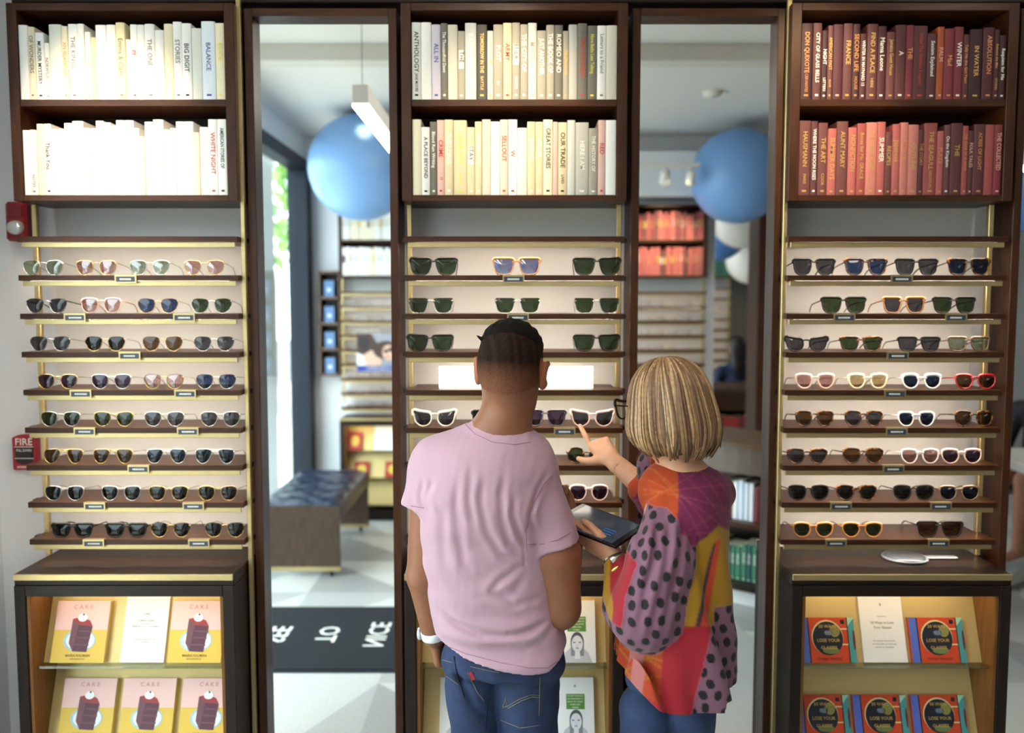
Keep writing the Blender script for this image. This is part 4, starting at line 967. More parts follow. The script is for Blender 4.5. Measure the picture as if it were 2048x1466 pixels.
def surf(f, lo, hi, h, B=10):
    lo = np.array(lo, np.float64); hi = np.array(hi, np.float64); N = (np.ceil((hi - lo) / h / B).astype(int)) * B + 1
    nb = (N - 1) // B; V = np.ones(N, np.float32)
    bi = np.stack(np.meshgrid(*[np.arange(k) for k in nb], indexing='ij'), -1).reshape(-1, 3)
    cen = (lo + (bi + .5) * B * h).astype(np.float32)
    fc = np.concatenate([f(cen[i:i + 200000]) for i in range(0, len(cen), 200000)])
    act = np.abs(fc) < B * h * .87 * 1.9 + .01
    for q in bi[(~act) & (fc < 0)]: V[q[0] * B:q[0] * B + B + 1, q[1] * B:q[1] * B + B + 1, q[2] * B:q[2] * B + B + 1] = -1
    loc = np.stack(np.meshgrid(*[np.arange(B + 1)] * 3, indexing='ij'), -1).reshape(-1, 3); A = bi[act]
    step = max(1, 400000 // len(loc))
    for i in range(0, len(A), step):
        g = (A[i:i + step, None, :] * B + loc[None]).reshape(-1, 3)
        V[g[:, 0], g[:, 1], g[:, 2]] = f((lo + g * h).astype(np.float32))
    S = V < 0; n0, n1, n2 = N; cs = [(a, b, c) for a in (0, 1) for b in (0, 1) for c in (0, 1)]
    cnt = np.zeros((n0 - 1, n1 - 1, n2 - 1), np.uint8)
    for a, b, c in cs: cnt += S[a:n0 - 1 + a, b:n1 - 1 + b, c:n2 - 1 + c]
    C = np.argwhere((cnt > 0) & (cnt < 8))
    if not len(C): return np.zeros((0, 3)), np.zeros((0, 4), int)
    idx = np.full(cnt.shape, -1, np.int32); idx[C[:, 0], C[:, 1], C[:, 2]] = np.arange(len(C))
    val = {q: V[C[:, 0] + q[0], C[:, 1] + q[1], C[:, 2] + q[2]] for q in cs}
    acc = np.zeros((len(C), 3)); k = np.zeros(len(C))
    for q in cs:
        for a in range(3):
            if q[a]: continue
            w = list(q); w[a] = 1; w = tuple(w); v0, v1 = val[q], val[w]; m = (v0 < 0) != (v1 < 0)
            t = np.where(m, v0 / np.where(m, v0 - v1, 1), 0); P_ = np.tile(np.array(q, float), (len(C), 1)); P_[:, a] = t
            acc += P_ * m[:, None]; k += m
    P_ = lo + (C + acc / k[:, None]) * h; F = []
    for a in range(3):
        b, c = (a + 1) % 3, (a + 2) % 3
        s0 = [slice(1, -1)] * 3; s0[a] = slice(0, -1); s1 = list(s0); s1[a] = slice(1, None)
        A0, A1 = S[tuple(s0)], S[tuple(s1)]
        for sign in (0, 1):
            E = np.argwhere((A0 & ~A1) if sign == 0 else (~A0 & A1))
            off = np.ones(3, int); off[a] = 0; E = E + off; q = []
            for db, dc in ((0, 0), (1, 0), (1, 1), (0, 1)):
                G = E.copy(); G[:, b] -= db; G[:, c] -= dc; q.append(idx[G[:, 0], G[:, 1], G[:, 2]])
            q = np.stack(q, 1); F.append(q if sign == 0 else q[:, ::-1])
    return P_, np.concatenate(F)
def smooth(P_, F, n=1, k=.5):
    e = np.concatenate([F[:, [0, 1]], F[:, [1, 2]], F[:, [2, 3]], F[:, [3, 0]]]); e = np.concatenate([e, e[:, ::-1]])
    deg = np.bincount(e[:, 0], minlength=len(P_)).astype(float)
    for _ in range(n):
        s = np.stack([np.bincount(e[:, 0], P_[e[:, 1], a], len(P_)) for a in range(3)], 1); P_ = P_ * (1 - k) + k * s / deg[:, None]
    return P_
def omesh(name, parts, mat, parent=None, tint=None):
    V = np.concatenate([p[0] for p in parts]); F = []; n = 0
    for p in parts: F.append(p[1] + n); n += len(p[0])
    F = np.concatenate(F); me = bpy.data.meshes.new(name)
    me.vertices.add(len(V)); me.vertices.foreach_set('co', V.astype(np.float32).ravel())
    me.loops.add(F.size); me.loops.foreach_set('vertex_index', F.astype(np.int32).ravel())
    me.polygons.add(len(F)); me.polygons.foreach_set('loop_start', np.arange(0, F.size, 4, dtype=np.int32)); me.polygons.foreach_set('loop_total', np.full(len(F), 4, np.int32))
    me.polygons.foreach_set('use_smooth', np.ones(len(F), bool)); me.update(); me.validate()
    me.materials.append(mat)
    if tint is not None:
        a = me.color_attributes.new('tint', 'FLOAT_COLOR', 'POINT'); c = np.ones((len(V), 4), np.float32); c[:, :3] = tint(V); a.data.foreach_set('color', c.ravel())
    o = bpy.data.objects.new(name, me); COL.objects.link(o)
    if parent is not None: o.parent = parent
    return o
def rotm(yaw, pitch=0, roll=0):
    return np.array(Euler((pitch, roll, yaw)).to_matrix(), np.float32)
def lcol(c): return np.array(lin(c), np.float32)
def head_f(q, ear=1.0, face=1.0):
    d = ell3(q, (0, -.014, .030), (.075, .094, .086)); d = su(d, ell3(q, (0, -.030, -.012), (.064, .068, .066)), .03)
    d = su(d, ell3(q, (0, .028, -.032), (.059, .062, .082)), .03); d = su(d, ell3(q, (0, .046, -.090), (.040, .038, .028)), .03)
    d = su(d, cap(q, (0, .086, .004), (0, .108, -.030), .008, .013), .014)
    d = su(d, cap(q, (-.034, .076, .020), (.034, .076, .020), .011, .011), .015)
    for s in (-1, 1):
        d = sx_(d, -ell3(q, (s * .031, .097, .003), (.014, .012, .010)), .008)
        d = su(d, cap(q, (s * .042, .058, -.026), (s * .036, .07, -.036), .016, .014), .02)
        e = ell3(q, (s * .085 * ear, -.002, -.006), (.009, .021, .035), rotm(R(-24) * s, 0, R(8) * s)); e = sx_(e, -ell3(q, (s * (.085 * ear + .008), .006, -.004), (.008, .012, .022)), .006)
        d = su(d, e, .008)
    d = su(d, cap(q, (-.017, .091, -.061), (.017, .091, -.061), .006, .006), .008); d = su(d, cap(q, (-.012, .089, -.071), (.012, .089, -.071), .007, .007), .006)
    d = sx_(d, -cap(q, (-.02, .100, -.0655), (.02, .100, -.0655), .0015, .0015), .003)
    return d
def hand_f(p, Wm, o, pose, s=1.0, k=.006):
    """hand in a frame Wm (columns: across toward the thumb side, along the fingers, out of the back of the hand) at wrist o.
    pose: five lists of (spread, curl1, curl2, curl3) degrees, thumb first"""
    q = (p - np.asarray(o, np.float32)) @ Wm / s
    d = cap(q, (0, -.03, 0), (0, .004, 0), .026, .025, (0, 0, 1), .72)
    for i, x in enumerate((.026, .009, -.009, -.025)):
        d = su(d, cap(q, (x * .55, .005, 0), (x, .078 - abs(x - .009) * .3, .002), .014, .0125), .012)
    base = [(.026, .080), (.009, .084), (-.009, .080), (-.025, .071)]; seg = [(.042, .025, .020), (.046, .028, .021), (.043, .026, .020), (.033, .020, .018)]
    for i in range(4):
        sp, c1, c2, c3 = pose[i + 1]; a = np.array([base[i][0], base[i][1], .002]); ang = 0
        for j, (L, c) in enumerate(zip(seg[i], (c1, c2, c3))):
            ang += R(c); dr = np.array([math.sin(R(sp)) * math.cos(ang), math.cos(R(sp)) * math.cos(ang), -math.sin(ang)]); b = a + dr * L
            r0 = (.0092, .0083, .0075)[j] * (.9 if i == 3 else 1); r1 = (.0083, .0075, .0066)[j] * (.9 if i == 3 else 1)
            d = su(d, cap(q, a, b, r0, r1), k if j == 0 else .002); a = b
    sp, c1, c2, c3 = pose[0]; a = np.array([.020, .018, -.004]); ang = R(c1)
    for j, (L, r0, r1) in enumerate(((.044, .015, .011), (.032, .0105, .0095), (.026, .0095, .0078))):
        dr = np.array([math.sin(R(sp)) * math.cos(ang), math.cos(R(sp)) * math.cos(ang), -math.sin(ang)]); b = a + dr * L
        d = su(d, cap(q, a, b, r0, r1), .012 if j == 0 else .003); a = b; sp += c2; ang += R(c3)
    return d * s

# ------------------------------------------------------------------ the man in the pink T-shirt
MY = -.72
def mp(px, py, dy=0.0): return np.array(pt(px, py, MY + dy))
def px_of(V, Y0):
    """picture-like coordinates of x,z on the plane y=Y0, to draw cloth patterns on"""
    X, Z, D = V[:, 0], V[:, 2] - CAMZ, Y0 - CAMY
    dep = D * CP - Z * SP; return 1024 + FPX * X / dep, 733 - FPX * (D * SP + Z * CP) / dep
def rows_px(L, Y0, cy=0.0):
    out = []
    for (py, l, r, b, dy) in L:
        a = pt(l, py, Y0); c = pt(r, py, Y0); out.append((a[2], (a[0] + c[0]) / 2, Y0 + dy, (c[0] - a[0]) / 2, b))
    return out
MHC = mp(1022, 741, .0); MHR = rotm(R(-13), R(-6), R(3))
MSH = rows_px([(858, 930, 1060, .07, .0), (880, 885, 1078, .095, .0), (910, 856, 1086, .11, -.005), (950, 843, 1098, .118, -.008), (1000, 838, 1100, .12, -.01), (1060, 838, 1095, .12, -.005), (1130, 846, 1100, .118, .0), (1200, 858, 1112, .118, .0),
               (1240, 868, 1122, .12, .0), (1268, 874, 1130, .118, .005), (1300, 868, 1138, .126, .0), (1345, 874, 1142, .128, .0), (1370, 876, 1142, .128, .0)], MY)
def man_body(p):
    q = (p - MHC.astype(np.float32)) @ MHR
    d = head_f(q / 1.03, .98) * 1.03
    d = su(d, cap(p, mp(1018, 800, .0), mp(1000, 880, .005), .060, .066), .035)
    d = su(d, cap(p, mp(1000, 865), mp(880, 915), .045, .045), .04); d = su(d, cap(p, mp(1000, 865), mp(1065, 925), .05, .05), .04)
    tr = [(z, cx, cy, a * .82, b * .72) for z, cx, cy, a, b in MSH if z > .94]
    d = su(d, loft(p, tr, bot=.90), .02)
    sh = mp(864, 945); el = mp(849, 1150, -.01); wr = mp(868, 1272, .02)
    d = su(d, cap(p, sh, el, .053, .044), .03); d = su(d, cap(p, el, wr, .044, .029), .012)
    sh = mp(1072, 950); el = mp(1118, 1215, -.02); wr = mp(1146, 1050, .18)
    d = su(d, cap(p, sh, mp(1106, 1110, -.01), .056, .067), .03); d = su(d, cap(p, mp(1106, 1110, -.01), el, .067, .055), .02); d = su(d, cap(p, el, wr, .050, .03), .012)
    for (l, r) in ((945, 1060),):
        pass
    # hips, legs (under the jeans)
    d = su(d, cap(p, mp(960, 1380), (mp(945, 1466)[0], MY, .45), .045, .035), .03); d = su(d, cap(p, mp(1055, 1380), (mp(1060, 1466)[0], MY, .45), .05, .035), .03)
    d = su(d, cap(p, (mp(945, 1466)[0], MY, .45), (mp(940, 1466)[0], MY, .09), .035, .03), .02); d = su(d, cap(p, (mp(1060, 1466)[0], MY, .45), (mp(1072, 1466)[0], MY, .09), .035, .03), .02)
    return d
MHW = mp(871, 1275, .04)
along = (mp(886, 1352, .06) - MHW); along /= np.linalg.norm(along); acr = np.array([.0, 1, .0]) ; acr = acr - along * (acr @ along); acr /= np.linalg.norm(acr); back = np.cross(acr, along)
MHM = np.stack([acr, along, back], 1).astype(np.float32)
if back[0] > 0: MHM[:, 2] *= 1
POSE_CURL = [(20, 30, -10, 20), (3, 55, 75, 50), (1, 60, 78, 52), (-1, 64, 80, 54), (-4, 66, 80, 54)]
POSE_REL = [(38, 20, -12, 14), (3, 38, 48, 30), (1, 42, 52, 34), (-1, 46, 55, 36), (-4, 50, 58, 38)]
def man_hand(p): return hand_f(p, MHM, MHW, POSE_CURL, .88)
MHM2W = mp(1140, 1046, .20)
al2 = np.array([-.35, .35, .86]); al2 /= np.linalg.norm(al2); ac2 = np.array([-1, 0, -.4]); ac2 = ac2 - al2 * (ac2 @ al2); ac2 /= np.linalg.norm(ac2); MH2 = np.stack([ac2, al2, np.cross(ac2, al2)], 1).astype(np.float32)
def man_all(p): return su(man_body(p), su(man_hand(p), hand_f(p, MH2, MHM2W, POSE_REL, 1.0), .004), .006)
SKM, HRM = lcol('8c5b41'), lcol('0e0a08')
def man_tint(V):
    q = (V - MHC) @ MHR; w = np.zeros(len(V)); near = (np.abs(q) < .13).all(1)
    z = q[:, 2] - .25 * np.clip(q[:, 1] + .02, 0, .1)
    hair = np.clip((z + .074) / .095, 0, 1) * np.clip((.052 - q[:, 1]) / .02, 0, 1)
    earm = (np.abs(q[:, 0]) > .0775) & (q[:, 2] < .035) & (q[:, 2] > -.05)
    beard = np.clip((q[:, 1] + .0) / .02, 0, 1) * np.clip((-.028 - q[:, 2]) / .02, 0, 1) * np.clip((q[:, 2] + .125) / .02, 0, 1) * .85
    w = np.where(near, np.maximum(np.where(earm, 0, hair), np.where(earm, 0, beard)), 0)
    w = np.clip(w * (.95 + .05 * wob(V.astype(np.float32), 260, 3)), 0, .97)
    c = SKM * (1 - w[:, None]) + HRM * w[:, None]
    c = np.where((near & earm)[:, None], lcol('9c5d42'), c)
    return c
SKIN = Mattr('skin', .48, (160, .15), .35, .08, mott=(30, .07))
def split(f, box_lo, box_hi, h, subs):
    """one field meshed coarse overall and fine inside small boxes (hands)"""
    parts = []
    def cut(P_, F, lo, hi, keep):
        c = P_[F].mean(1); ins = ((c > lo) & (c < hi)).all(1); F = F[ins if keep else ~ins]; u, inv = np.unique(F, return_inverse=True); return P_[u], inv.reshape(F.shape)
    P_, F = surf(f, box_lo, box_hi, h)
    for lo, hi, hh in subs:
        P_, F = cut(P_, F, np.array(lo), np.array(hi), False)
        Q, G = surf(f, np.array(lo) - .01, np.array(hi) + .01, hh); Q, G = cut(Q, G, np.array(lo), np.array(hi), True); parts.append((Q, G))
    return [(P_, F)] + parts
hb = MHW + along * .06
man = omesh('person', split(man_all, (-.42, -1.0, .03), (.3, -.33, 1.79), .0055, [(hb - .075, hb + .085, .0028), (MHC - .12, MHC + .125, .0035)]), SKIN, None, man_tint)
tag(man, 'man with short dark hair in a pink T-shirt and jeans, standing back to us', 'person')
# hair on top of his head
def man_hair(p):
    q = (p - MHC.astype(np.float32)) @ MHR
    edge = .052 + .008 * np.sin(q[:, 0] * 22 + 1.2) - q[:, 1] * .30; k = np.clip((q[:, 2] - edge) / .030, 0, 1)
    d = head_f(q / 1.03, .98) * 1.03 - .0008 - .0075 * k ** .7
    d = d - (.0016 * np.sin(q[:, 0] * 260 + 3 * np.sin(q[:, 1] * 40)) * .5 + .0012 * wob(q * np.array([1, .25, 1], np.float32), 400, 4)) * k
    d = np.maximum(d, edge - q[:, 2]); d = np.maximum(d, -(head_f(q / 1.03, .98) * 1.03 + .004))
    return su(d, cap(q, (-.066, -.055, .070), (-.078, -.060, .078), .005, .0015), .004)
omesh('hair', [surf(man_hair, MHC - .13, MHC + .14, .0028)], M('dark hair', '0c0807', .8, noise=('17100c', 300, 3, .4, .6), spec=.12), man)
def man_fade(p):
    q = (p - MHC.astype(np.float32)) @ MHR; d = head_f(q / 1.03, .98) * 1.03 - .0002 - .0009 * np.clip((q[:, 2] + .065) / .05, 0, 1)
    e = np.minimum.reduce([ell3(q, (s_ * .086, .002, -.008), (.016, .026, .040)) for s_ in (-1, 1)])
    d = np.maximum(d, -.073 + .002 * wob(p, 300, 3) - q[:, 2] - .25 * np.clip(q[:, 1] + .02, 0, .1)); d = np.maximum(d, q[:, 2] - .100); d = np.maximum(d, q[:, 1] - .045 - .12 * np.clip(q[:, 2], 0, 1)); d = np.maximum(d, -e)
    return np.maximum(d, -(head_f(q / 1.03, .98) * 1.03 + .003))
omesh('hair_fade', [surf(man_fade, MHC - .13, MHC + .13, .0026)], Mattr('short clipped hair', .85, (500, .5), .12, mott=(420, .35)), man, man_tint)
for s in (-1, 1):
    e = MHR @ np.array([s * .031, .086, .003]) + MHC
    MB().ball(tuple(e), .0125, M('eye white', 'e8e2da', .2), 10).ball(tuple(e + MHR @ np.array([0, .0085, 0])), .0055, M('iris brown', '3a2416', .15), 8).obj('eye', man)
# T-shirt
UV_MAN = lambda p: px_of(p, MY)
FOLDS = [([(876, 1232), (915, 1252), (965, 1268), (1010, 1270), (1060, 1264), (1108, 1246)], .0065, .011), ([(880, 1272), (950, 1282), (1020, 1275), (1090, 1296)], .010, -.005), ([(890, 1225), (960, 1248), (1030, 1252), (1095, 1235)], .010, -.005),
         ([(1056, 1100), (1040, 1070), (1026, 1030), (1030, 985)], .006, .008), ([(1050, 1112), (1018, 1085), (1005, 1040), (1002, 985), (1012, 940)], .007, .007), ([(1048, 1120), (1005, 1110), (975, 1060), (962, 1000), (968, 945)], .007, .006),
         ([(1052, 1130), (1000, 1160), (985, 1180), (1010, 1190)], .007, .006), ([(1052, 1140), (1030, 1185), (985, 1195), (930, 1185)], .008, .004), ([(918, 950), (912, 1010), (920, 1080), (935, 1150)], .009, .005), ([(945, 930), (938, 990), (948, 1050)], .007, .005),
         ([(890, 1000), (885, 1080), (895, 1150)], .010, .004), ([(860, 1035), (850, 1000), (866, 960)], .006, .007), ([(848, 1030), (838, 1000), (846, 965)], .006, .006), ([(1075, 1080), (1060, 1030), (1078, 980), (1100, 950)], .0055, .006),
         ([(1000, 1185), (1030, 1210), (1090, 1200)], .008, .005), ([(900, 1290), (1000, 1318), (1090, 1330)], .008, .003), ([(1120, 1250), (1085, 1290), (1030, 1300)], .007, .004)]
def fold_disp(p, folds, Y0):
    u, v = px_of(p, Y0 - .11); o = np.zeros(len(p), np.float32); sc = 1 / 830.
    for P_, w, a in folds:
        dd, t = polyd(u, v, P_); a = a * .6; w = w * 1.15; o += a * np.exp(-(dd * sc / w) ** 2) * np.clip(np.sin(np.pi * np.clip(t, .02, .98)) * 1.6, 0, 1); o -= a * .45 * np.exp(-((dd * sc - w * 2.0) / w) ** 2) * np.clip(np.sin(np.pi * t) * 1.6, 0, 1)
    return o
def flatcap(p, a, b, ra, rb):
    a = np.asarray(a, np.float32); b = np.asarray(b, np.float32); ax = (b - a); L = np.linalg.norm(ax); ax /= L
    return np.maximum(cap(p, a, b + ax * .08, ra, rb + (rb - ra) * .08 / L), (p - b) @ ax)
def hemz(p, P_, Y0):
    u, v = px_of(p, Y0 - .1); return np.interp(u, [a for a, b in P_], [pt(a, b, Y0 - .1)[2] for a, b in P_])
HEM = [(840, 1278), (868, 1290), (930, 1316), (1000, 1334), (1060, 1345), (1095, 1345), (1120, 1328), (1150, 1303)]
def man_shirt(p):
    d = loft(p, MSH, e=2.35, kt=.06)
    d = su(d, cap(p, mp(1000, 880, .005), mp(872, 918), .052, .058), .05); d = su(d, cap(p, mp(1000, 880, .005), mp(1062, 925), .052, .058), .05)
    s1 = flatcap(p, mp(868, 940), mp(847, 1018, -.005), .058, .0565); s2 = flatcap(p, mp(1066, 958), mp(1103, 1092, -.01), .064, .0745)
    d = su(d, s1, .025); d = su(d, s2, .02)
    back = p[:, 1] < MY + .02
    f = fold_disp(p, FOLDS, MY) * np.clip((MY + .03 - p[:, 1]) / .04, 0, 1)
    d = d + f + .0022 * wob(p, 38, 5) + .0008 * wob(p, 110, 8)
    # seams at the cuffs and the right armhole
    ax = mp(1104, 1092, -.01) - mp(1084, 940); ax /= np.linalg.norm(ax); k = (p - mp(1104, 1092, -.01).astype(np.float32)) @ ax.astype(np.float32)
    near2 = (p[:, 0] > mp(1052, 1080)[0]); d = d + np.where(near2, .0016 * np.exp(-((k + .026) / .002) ** 2) * (k < 0), 0)
    u, v = px_of(p, MY); dd, t = polyd(u, v, [(1048, 1108), (1046, 1060), (1060, 1010), (1085, 965), (1108, 945)]); d = d + np.where(p[:, 1] < MY, .0022 * np.exp(-(dd / 2.6) ** 2), 0)
    dd, t = polyd(u, v, [(a, b - 9) for a, b in HEM]); d = d + .0012 * np.exp(-(dd / 2.2) ** 2)
    # collar opening and hem
    nk = cap(p, mp(998, 866, .01), mp(1030, 780, .01), .066, .060); d = sx_(d, -nk, .004)
    rib = np.abs(cap(p, mp(998, 866, .01), mp(1030, 780, .01), .079, .073)) ; d = d + .0014 * np.exp(-(rib / .0018) ** 2)
    d = np.maximum(d, hemz(p, HEM, MY) - p[:, 2])
    return d
P_, F = surf(man_shirt, (-.31, -.93, .86), (.24, -.55, 1.56), .0042)
shirt = omesh('t_shirt', [(P_, F)], M('pink cotton', 'b893a1', .85, bump=(700, .12), sheen=.2), man)
# jeans
JR = rows_px([(1235, 900, 1112, .085, .0), (1270, 894, 1120, .098, .0), (1310, 886, 1130, .110, -.0), (1345, 886, 1132, .118, -.004), (1385, 897, 1124, .115, -.002)], MY)
def man_jeans(p):
    d = loft(p, JR, bot=.84, e=2.5, kt=.03)
    zl = mp(900, 1466)[2]
    l = su(cap(p, mp(946, 1372, -.01), (mp(951, 1466)[0], MY - .01, zl), .070, .058), cap(p, (mp(951, 1466)[0], MY - .01, zl), (mp(948, 1466)[0], MY, .12), .058, .048), .02)
    r_ = su(cap(p, mp(1052, 1372, -.01), (mp(1058, 1466)[0], MY - .01, zl), .086, .072), cap(p, (mp(1058, 1466)[0], MY - .01, zl), (mp(1075, 1466)[0], MY, .12), .072, .05), .02)
    d = su(d, su(l, r_, .012), .03)
    u, v = px_of(p, MY); dd, t = polyd(u, v, [(912, 1300), (930, 1345), (950, 1385), (968, 1405)]); d = d + np.where(p[:, 1] < MY, .006 * np.exp(-(dd / 7) ** 2), 0)
    d = d + .003 * wob(p, 32, 12) + .0016 * wob(p * np.array([1, 1, .5], np.float32), 90, 6)
    return np.maximum(d, .05 - p[:, 2])
jeans = omesh('jeans', [surf(man_jeans, (-.22, -.92, .04), (.19, -.55, 1.06), .006)], M('dark denim', '24365a', .8, noise=('1a2948', 25, 5, .3, .7), bump=(500, .4)), man)
def snap(f, px, py, Y0, off=.002):
    o = np.array([0, CAMY, CAMZ]); t = np.array(pt(px, py, Y0)) - o; s = np.linspace(.84, 1.2, 300); q = (o + t * s[:, None]).astype(np.float32); v = f(q); k = np.argmax(v < 0)
    if v[k] >= 0: return None
    return tuple(o + t * s[k] - t / np.linalg.norm(t) * off)
def seam(name, f, P_, Y0, m, parent, r=.0009, n=10):
    Q = []
    for i in range(len(P_) - 1):
        for j in range(n):
            t = j / n; q = snap(f, P_[i][0] * (1 - t) + P_[i + 1][0] * t, P_[i][1] * (1 - t) + P_[i + 1][1] * t, Y0)
            if q: Q.append(q)
    if len(Q) > 3: MB().tube(Q, r, m, 5).obj(name, parent)
SEAM = M('shirt seam', '94707e', .9)
for P_ in ([(1054, 1103), (1052, 1060), (1064, 1012), (1088, 968), (1106, 948)], [(1057, 1089), (1085, 1088), (1115, 1080), (1144, 1064)], [(930, 848), (950, 868), (985, 884), (1030, 889), (1062, 884)], [(868, 1281), (930, 1307), (1000, 1325), (1060, 1336), (1095, 1336), (1118, 1320)], [(822, 1012), (850, 1016)]):
    seam('seam', man_shirt, P_, MY - .11, SEAM, shirt, .0008, 14)
TH = M('jeans thread', '7d7460', .8); DK_ = M('jeans seam', '121c33', .9)
for P_ in ([(1012, 1396), (1005, 1415), (1016, 1412), (1040, 1398), (1062, 1390), (1080, 1391)], [(1012, 1400), (1016, 1417), (1042, 1402), (1064, 1394), (1080, 1395)], [(940, 1333), (985, 1343), (1000, 1346)], [(1080, 1355), (1078, 1440)], [(878, 1318), (908, 1326)], [(935, 1345), (955, 1385), (970, 1404)],
           [(893, 1352), (920, 1372)], [(1000, 1440), (1040, 1456), (1085, 1450)]):
    seam('stitching', man_jeans, P_, MY - .1, TH, jeans)
for P_ in ([(908, 1312), (914, 1350), (930, 1400)], [(975, 1400), (972, 1440), (972, 1464)]): seam('side_seam', man_jeans, P_, MY - .1, DK_, jeans, .0022)
q = snap(man_jeans, 944, 1352, MY - .1, .003)
if q: MB().box(-.004, .004, -.001, .001, -.010, .010, M('red tab', 'b02238', .6), 0, Matrix.Translation(q) @ Matrix.Rotation(R(-25), 4, 'Y')).obj('red_tab', jeans)
def shoe_f(c, yaw=0):
    Rm = rotm(yaw); c = np.array(c, np.float32)
    def f(p):
        q = (p - c) @ Rm; d = cap(q, (0, -.07, .04), (0, .12, .032), .042, .036, (0, 0, 1), .85); d = su(d, cap(q, (0, -.06, .05), (0, -.05, .10), .042, .045), .03); return np.maximum(d, -q[:, 2])
    return f
for x in (mp(946, 1466)[0], mp(1076, 1466)[0]):
    f = shoe_f((x, MY, .001)); omesh('shoe', [surf(f, (x - .08, MY - .14, -.005), (x + .08, MY + .19, .17), .007)], M('white leather', 'd8d6d2', .5), man)
# white watch on his hanging wrist
c = mp(868, 1266, .018); T = Matrix.Translation(tuple(c)) @ Vector(tuple(along)).to_track_quat('Z', 'Y').to_matrix().to_4x4()
wt = MB().lathe([(.0305, -.011), (.033, -.009), (.033, .009), (.0305, .011)], M('white strap', 'e9eaee', .4), 28, T).obj('wristwatch'); tag(wt, 'white wristwatch on the hanging wrist of the man', 'watch')
MB().lathe([(0, .034), (.015, .034), (.016, .040), (0, .041)], M('watch glass', 'dfe6ec', .1, .3), 20, T @ Matrix.Rotation(R(90), 4, 'X') @ Matrix.Rotation(R(60), 4, 'Y')).obj('dial', wt)

# ------------------------------------------------------------------ the woman in the patchwork blouse
WY = -.74
def wp(px, py, dy=0.0): return np.array(pt(px, py, WY + dy))
WHC = wp(1334, 813, .0); WHR = rotm(R(50), R(-8), 0)
WSH = rows_px([(928, 1325, 1405, .05, .01), (945, 1308, 1428, .075, .01), (970, 1298, 1442, .10, .005), (1010, 1298, 1447, .118, .0), (1060, 1298, 1450, .125, .0), (1120, 1295, 1452, .13, .0), (1200, 1262, 1457, .14, .0), (1280, 1245, 1463, .15, .0), (1360, 1238, 1467, .16, .0), (1440, 1234, 1474, .165, .0)], WY)
RE, RW = wp(1318, 1003, .26), np.array(pt(1222, 917, -.37))
LE_, LW = wp(1283, 1232, -.05), wp(1226, 1112, .03)
PI_ = np.array(pt(1176, 856, -.235))     # tip of the pointing finger
al = np.array(pt(1190, 878, -.30)) - RW; al /= np.linalg.norm(al)
fd = PI_ - np.array(pt(1192, 893, -.315)); 
ac = np.array([-.75, -.15, -.45]); ac = ac - al * (ac @ al); ac /= np.linalg.norm(ac); PH = np.stack([ac, al, -np.cross(ac, al)], 1).astype(np.float32)
if PH[1, 2] > 0: pass
POSE_POINT = [(52, 10, -20, 8), (-8, -14, 6, 4), (2, 70, 80, 40), (-2, 76, 84, 42), (-6, 80, 84, 42)]
al3 = wp(1160, 1066, .08) - LW; al3 /= np.linalg.norm(al3); ac3 = np.array([.0, -.5, .85]); ac3 = ac3 - al3 * (ac3 @ al3); ac3 /= np.linalg.norm(ac3); TH3 = np.stack([ac3, al3, np.cross(ac3, al3)], 1).astype(np.float32)
POSE_HOLD = [(34, -6, -22, 8), (2, 2, 6, 6), (0, 2, 6, 6), (-3, 4, 8, 8), (-6, 6, 8, 8)]
def wom_body(p):
    q = (p - WHC.astype(np.float32)) @ WHR; d = head_f(q, .97)
    d = su(d, cap(p, wp(1345, 870, .0), wp(1362, 945, .0), .044, .05), .03)
    d = su(d, cap(p, wp(1362, 950), wp(1420, 975), .04, .045), .04); d = su(d, cap(p, wp(1362, 950), wp(1322, 978), .036, .034), .04)
    d = su(d, loft(p, [(z, cx, cy, a * .74, b * .62) for z, cx, cy, a, b in WSH if z > .95], bot=.86), .02)
    d = su(d, cap(p, wp(1418, 985, .02), RE, .042, .036), .02); d = su(d, cap(p, RE, RW, .038, .024), .01)
    d = su(d, cap(p, wp(1330, 985, -.03), LE_, .042, .036), .02); d = su(d, cap(p, LE_, LW, .036, .025), .01)
    for x0, x1 in ((1290, 1292), (1370, 1368)):
        d = su(d, cap(p, wp(x0, 1400), (wp(x1, 1466)[0], WY, .42), .04, .035), .03); d = su(d, cap(p, (wp(x1, 1466)[0], WY, .42), (wp(x1, 1466)[0], WY, .08), .035, .028), .02)
    return su(d, su(hand_f(p, PH, RW, POSE_POINT, .93), hand_f(p, TH3, LW, POSE_HOLD, .93), .002), .006)
SKW = lcol('d29a78')
def wom_tint(V): return np.tile(SKW, (len(V), 1)) * (1 + .04 * wob(V.astype(np.float32), 60, 2))[:, None]
h1 = RW + al * .075; h2 = LW + al3 * .06
wom = omesh('person', split(wom_body, (.12, -1.0, .03), (.62, -.2, 1.72), .0055, [(h1 - .10, h1 + .10, .0025), (h2 - .085, h2 + .085, .0026)]), Mattr('skin fair', .5, (160, .12), .35, .1, mott=(40, .05)), None, wom_tint)
tag(wom, 'blonde woman in a bright patchwork blouse, pointing at a pair of sunglasses', 'person')
for s in (-1, 1):
    e = WHR @ np.array([s * .031, .086, .003]) + WHC
    MB().ball(tuple(e), .012, M('eye white'), 10).ball(tuple(e + WHR @ np.array([0, .0082, 0])), .0055, M('iris blue', '4a6a80', .15), 8).obj('eye', wom)
